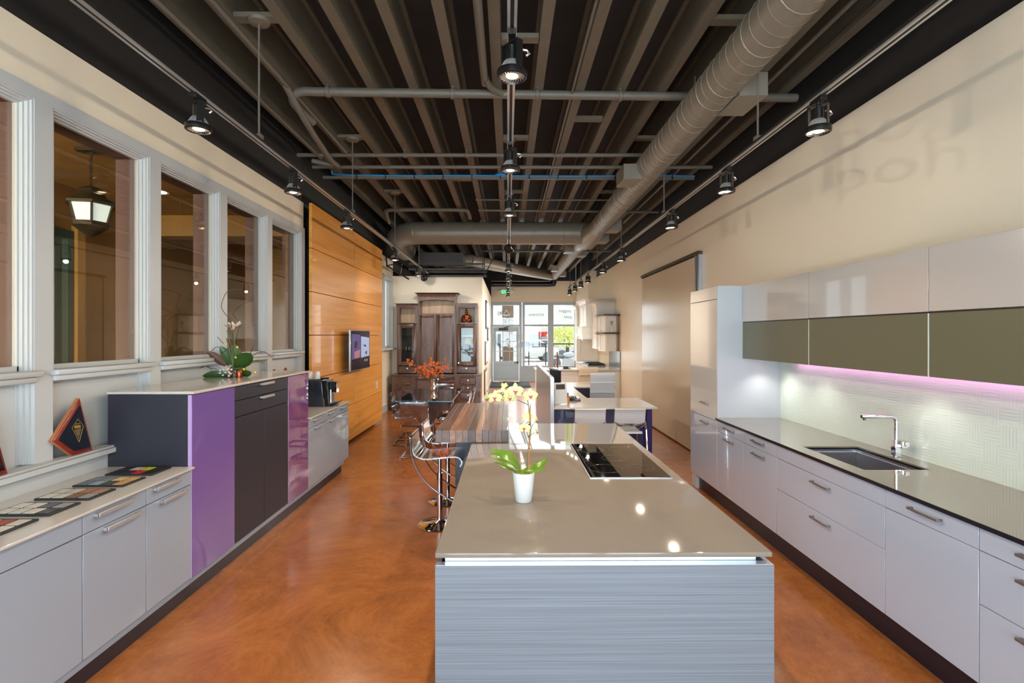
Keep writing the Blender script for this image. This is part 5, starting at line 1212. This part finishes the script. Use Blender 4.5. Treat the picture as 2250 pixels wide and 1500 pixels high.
# ============================================================ DISPLAY KITCHEN (far right)
def shaker(mb_parent, x, y0, y1, z0, z1, name='door', facing='-X', rail=.06, m='kitchen_white', glass_=False):
    if facing == '-X':
        mb = MB().box(x-.02,x,y0,y0+rail,z0,z1).box(x-.02,x,y1-rail,y1,z0,z1).box(x-.02,x,y0+rail,y1-rail,z0,z0+rail).box(x-.02,x,y0+rail,y1-rail,z1-rail,z1)
        if not glass_: mb.box(x-.008,x,y0+rail,y1-rail,z0+rail,z1-rail)
        o = mb.build(name, M[m], mb_parent)
        if glass_: MB().box(x-.010,x-.006,y0+rail,y1-rail,z0+rail,z1-rail).build('pane', M['pane'], o)
        return o
    x0, x1, y = y0, y1, x
    mb = MB().box(x0,x0+rail,y-.016,y,z0,z1).box(x1-rail,x1,y-.016,y,z0,z1).box(x0+rail,x1-rail,y-.016,y,z0,z0+rail).box(x0+rail,x1-rail,y-.016,y,z1-rail,z1).box(x0+rail,x1-rail,y-.006,y,z0+rail,z1-rail)
    return mb.build(name, M[m], mb_parent)
def kcrown(par, x0, y0, y1, z, h=.14, out=.10):
    rows = []; n = 5
    for i in range(n+1):
        q = i/n; e = out*(1-math.sqrt(max(0,1-q*q)))+.01; zz_ = z+h*q; rows.append([(x0-e,y0-e,zz_),(2.836,y0-e,zz_),(2.836,y1+e,zz_),(x0-e,y1+e,zz_)])
    vs = [p for r in rows for p in r]
    MB().add(vs,[(i*4+k,i*4+(k+1)%4,(i+1)*4+(k+1)%4,(i+1)*4+k) for i in range(n) for k in range(4)]+[(3,2,1,0),tuple(range(n*4,n*4+4))]).build('crown_moulding', M['kitchen_white'], par)
def upper(y0, y1, x0, z0, z1, label, crown_=True, glass_=False, side=True, name='wall_cabinet', split=None):
    t = thing(name, label, 'cabinet', ((x0+2.83)/2,(y0+y1)/2,z0), 'ivory cabinets of the display kitchen')
    MB().box(x0,2.836,y0,y1,z0,z1).build('body', M['kitchen_white'], t)
    if split:
        shaker(t, x0, y0+.01, y1-.01, z0+.01, split-.01); shaker(t, x0, y0+.01, y1-.01, split+.01, z1-.01, glass_=False)
    else:
        ym = (y0+y1)/2; shaker(t, x0, y0+.01, ym-.003, z0+.01, z1-.01); shaker(t, x0, ym+.003, y1-.01, z0+.01, z1-.01)
    if side: shaker(t, y0, x0+.03, 2.8, z0+.03, z1-.03, 'side_panel', '-Y', .07)
    if crown_: kcrown(t, x0-.02, y0, y1, z1)
    return t
tA = thing('wall_cabinet', 'ivory corner cabinet with two dark walnut shelf edges, nearest of the display kitchen', 'cabinet', (2.63,13.4,1.35), 'ivory cabinets of the display kitchen')
def hexprism(z0, z1, e=0): return MB().prism([(2.40-e,13.8),(2.40-e,13.45-e*.5),(2.47-e*.6,13.2-e),(2.74+e*.4,13.2-e),(2.835,13.32-e),(2.835,13.8)], z0, z1, 'Z')
hexprism(1.36,2.26).build('body', M['kitchen_white'], tA)
shaker(tA, 13.2, 2.49, 2.73, 1.40, 1.78, 'side_panel', '-Y', .05); shaker(tA, 13.2, 2.49, 2.73, 1.86, 2.22, 'side_panel', '-Y', .05)
shaker(tA, 2.40, 13.46, 13.79, 1.40, 1.78); shaker(tA, 2.40, 13.46, 13.79, 1.86, 2.22)
hexprism(2.26,2.30,.09).build('walnut_shelf', M['table_wood'], tA); hexprism(1.80,1.84,.09).build('walnut_shelf', M['table_wood'], tA)
MB().lathe([(.04,0),(.04,.01),(.008,.02),(.015,.10),(.006,.14),(.03,.22),(.05,.28),(.045,.28)],(2.62,13.135,1.841),16).build('glass_ornament', M['acrylic'], label='tall clear glass ornament on the lower walnut shelf of the corner cabinet', cat='ornament')
upper(13.8,14.5,2.37,1.40,2.50,'ivory cabinet with crown moulding just behind the corner cabinet',split=2.0)
upper(14.5,15.85,2.2,2.02,2.63,'tallest ivory cabinet with deep crown moulding above the range hood')
t = thing('range_hood', 'ivory mantel range hood with a small arched front', 'range hood', (2.45,15.2,1.63))
MB().box(2.10,2.836,14.52,15.83,1.66,2.015).build('body', M['kitchen_white'], t)
MB().box(2.06,2.836,14.50,15.85,1.985,2.018).build('shelf_lip', M['kitchen_white'], t, bevel=.006)
arc = [(14.52,1.62),(14.52,1.98),(15.83,1.98),(15.83,1.62),(15.70,1.62)]+[(15.175+.5*math.cos(math.pi*i/10), 1.64+.10*math.sin(math.pi*i/10)) for i in range(11)]+[(14.65,1.62)]
MB().prism(arc,2.08,2.10,'X').build('arched_apron', M['kitchen_white'], t)
for y in (14.56,15.65): MB().prism([(2.14,2.0),(2.08,2.0),(2.06,1.9),(2.10,1.64),(2.14,1.64)], y, y+.1, 'Y').build('corbel', M['kitchen_white'], t)
upper(16.2,16.66,2.16,.95,2.55,'tall ivory cupboard standing on the counter next to the window',split=1.75,name='counter_cupboard')
t = thing('display_base_cabinet', 'ivory base cabinets under the range of the display kitchen', 'cabinet', (2.5,15.3,0))
MB().box(2.22,2.836,13.95,16.77,.1,.872).build('body', M['kitchen_white'], t)
for k in range(4): shaker(t, 2.22, 13.97+.7*k, 14.65+.7*k, .14, .85)
t = thing('peninsula', 'ivory panelled peninsula of the display kitchen behind the desk', 'cabinet', (1.77,13.5,0))
MB().box(.74,2.836,13.12,13.90,.0,.872).build('body', M['kitchen_white'], t)
for k in range(4): shaker(t, 13.12, .76+.515*k, 1.26+.515*k, .16, .85, 'panel', '-Y', .07)
MB().box(.73,2.836,13.10,13.12,.0,.14).build('base_board', M['kitchen_white'], t)
box('worktop', .70,2.836,13.07,13.945,.874,.91, M['quartz_white'], bevel=.004, label='white worktop of the ivory peninsula', cat='worktop')
box('worktop', 2.19,2.836,13.95,16.78,.874,.91, M['quartz_white'], bevel=.004, label='white worktop under the range of the display kitchen', cat='worktop')
box('splash_slab', 2.815,2.838,13.1,14.5,.9105,1.36, M['stone_grey'], label='polished grey stone splashback under the ivory corner cabinet', cat='splashback')
t = thing('gas_range', 'black gas range top with grates on the display kitchen worktop', 'range', (2.5,15.2,.911))
MB().box(2.24,2.76,14.6,15.75,.911,.93).build('pan', M['plastic_black'], t)
for k in range(3):
    y = 14.8+.37*k; gr = MB()
    for q in (-.12,-.04,.04,.12): gr.box(2.27,2.73,y+q-.008,y+q+.008,.955,.972)
    gr.box(2.27,2.286,y-.15,y+.15,.93,.972).box(2.71,2.73,y-.15,y+.15,.93,.972); gr.build('grate', M['lampblack'], t)
t = thing('spice_rack', 'small dark niche of spice jars beside the ivory cabinets', 'spice rack', (2.78,14.2,1.1))
MB().box(2.70,2.836,14.52,14.56,1.42,1.70).build('case', M['alu'], t)
for a in range(2):
    for b in range(2): MB().box(2.715+.062*a,2.765+.062*a,14.505,14.52,1.44+.13*b,1.55+.13*b).build('jar_window', M['plastic_black'], t)
kx, kz = PX(1225,13.55), .9105
t = thing('kitchen_tap', 'copper coloured tall tap on the ivory peninsula', 'tap', (kx,13.55,kz))
MB().tube(bez([(kx,13.55,kz),(kx,13.55,kz+.28),(kx-.01,13.55,kz+.38),(kx,13.55,kz+.42)],5),.016,10).build('column', M['bronze'], t)
MB().tube(bez([(kx,13.55,kz+.08),(kx-.06,13.55,kz+.03),(kx-.09,13.55,kz+.08),(kx-.09,13.55,kz+.12)],5),.012,8).build('spray_arm', M['bronze'], t)
t = thing('serving_dish', 'flat metal dish on the ivory peninsula right of the tap', 'dish', (PX(1243,13.5),13.5,.911))
MB().lathe([(.06,.911),(.17,.935),(.175,.94),(.16,.935),(.05,.916)],(PX(1243,13.5),13.5,0),24).build('dish', M['steel'], t)
MB().ball((PX(1243,13.5),13.5,.945),.05,12,7,(1.4,1,.5)).build('contents', M['darkmetal'], t)
# door mat and a dark stand by the screen
box('door_mat', dx0+.05,dx1+.25,17.6,19.6,.001,.012, M['mat_black'], label='dark mat on the floor before the entrance door', cat='mat')
# ============================================================ OUTSIDE THE FRONT WINDOWS
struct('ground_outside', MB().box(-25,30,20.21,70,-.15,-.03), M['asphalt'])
box('brick_column', PX(1103.5,22),PX(1128,22),22,22.5,-.03,4.4, M['brick'], label='brown brick column outside the entrance door', cat='column')
t = thing('railing', 'thin dark railing outside the front windows', 'railing', (1.5,24,-.03))
zr = PZ(1200,755,24)
MB().tube([(PX(1160,24),24,zr),(PX(1290,24),24,zr)],.035,8).build('top_bar', M['darkmetal'], t)
for px in (1162,1199,1262): MB().tube([(PX(px,24),24,-.03),(PX(px,24),24,zr)],.025,8).build('post', M['darkmetal'], t)
MB().box(PX(1156,24),PX(1164,24),23.95,24.05,zr-.08,zr+.08).build('post_cap', M['lampblack'], t)
t = thing('handrail', 'bent dark handrail outside the entrance door', 'railing', (PX(1095,24),24,-.03))
MB().tube(bez([(PX(1091,24),24,PZ(1091,755,24)),(PX(1096,24),24,PZ(1096,756,24)),(PX(1098.5,24),24,PZ(1098,762,24)),(PX(1098.7,24),24,-.03)],5),.03,8).build('tube', M['darkmetal'], t)
def car(x, y, rot, m, label, L=4.3):
    t = thing('car', label, 'car', (0,0,0), 'parked cars outside')
    h = L/2
    prof = [(-h,.35),(-h,.75),(-h+.2,.85),(-h+1.0,.95),(-h+1.7,1.42),(h-1.3,1.45),(h-.5,.98),(h-.05,.9),(h,.7),(h,.35)]
    MB().prism(prof,-.85,.85,'Y').build('body', M[m], t, bevel=.06, seg=2)
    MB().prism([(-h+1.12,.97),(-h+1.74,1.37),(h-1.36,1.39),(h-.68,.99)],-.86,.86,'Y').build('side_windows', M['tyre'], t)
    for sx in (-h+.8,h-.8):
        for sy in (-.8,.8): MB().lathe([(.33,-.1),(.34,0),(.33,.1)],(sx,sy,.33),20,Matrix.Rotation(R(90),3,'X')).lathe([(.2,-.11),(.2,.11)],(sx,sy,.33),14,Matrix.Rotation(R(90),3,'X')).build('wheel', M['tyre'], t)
    t.location = (x,y,-.03); t.rotation_euler = (0,0,rot)
car(PX(1155,36),36,R(8),'car_white','white car parked far outside the left front window')
car(PX(1196,41),41,R(176),'car_silver','silver car parked far outside beside the window post')
car(PX(1236,48),48,R(4),'car_white','white car parked far outside the right front window')
t = thing('motorcycle', 'silver motorcycle parked outside the right front window', 'motorcycle', (0,0,0))
for x in (-.7,.75): MB().lathe([(.26,-.05),(.33,-.04),(.34,0),(.33,.04),(.26,.05)],(x,0,.33),24,Matrix.Rotation(R(90),3,'X')).build('tyre', M['tyre'], t); MB().lathe([(.02,-.04),(.24,-.03),(.26,0),(.24,.03),(.02,.04)],(x,0,.33),20,Matrix.Rotation(R(90),3,'X')).build('rim', M['car_silver'], t)
MB().ball((.1,0,.78),.22,14,8,(1.6,.7,.7)).build('fuel_tank', M['car_silver'], t); MB().ball((-.45,0,.70),.18,12,7,(1.8,.8,.5)).build('saddle', M['tyre'], t)
MB().box(-.25,.35,-.16,.16,.25,.6).build('engine', M['steel'], t, bevel=.03); MB().tube([(.75,0,.33),(.5,0,.95),(.4,0,1.05)],.03,8).tube([(.42,-.4,1.08),(.45,0,1.02),(.42,.4,1.08)],.018,8).build('fork', M['steel'], t)
MB().ball((.62,0,.92),.1,12,7).build('headlamp', M['car_silver'], t); MB().ball((-.75,0,.62),.16,12,7,(1.4,.6,.6)).build('rear_fender', M['car_silver'], t)
t.location = (PX(1247,27),27,-.03); t.rotation_euler = (0,0,R(-25))
t = thing('street_tree', 'leafy tree outside the right front window', 'tree', (PX(1245,33),33,-.03))
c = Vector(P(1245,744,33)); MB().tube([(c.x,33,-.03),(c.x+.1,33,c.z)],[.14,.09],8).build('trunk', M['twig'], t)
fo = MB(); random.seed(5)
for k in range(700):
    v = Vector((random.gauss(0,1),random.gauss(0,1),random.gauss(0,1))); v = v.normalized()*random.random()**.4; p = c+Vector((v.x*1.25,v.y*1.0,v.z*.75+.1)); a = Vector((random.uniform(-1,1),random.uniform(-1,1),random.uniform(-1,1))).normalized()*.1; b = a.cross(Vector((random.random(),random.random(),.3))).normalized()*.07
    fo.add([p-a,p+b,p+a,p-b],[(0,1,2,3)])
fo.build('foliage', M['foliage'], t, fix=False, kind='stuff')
t = thing('shop_building', 'pale building with a red awning across the street', 'building', (8,58,-.03))
MB().box(-10,30,58,62,-.03,5.2).build('wall', M['kitchen_white'], t)
zaw0, zaw1 = PZ(1210,739,57), PZ(1210,728.5,57)
for k in range(6): MB().prism([(58,zaw1),(57,zaw0+.1),(57,zaw0),(58,zaw0)], PX(1182,57)+k*.58, PX(1182,57)+k*.58+.5, 'X').build('awning', M['red'], t)
for k in range(8): MB().box(-2+2.2*k,-.6+2.2*k,57.98,58.02,.5,1.9).build('window', M['stone_grey'], t)
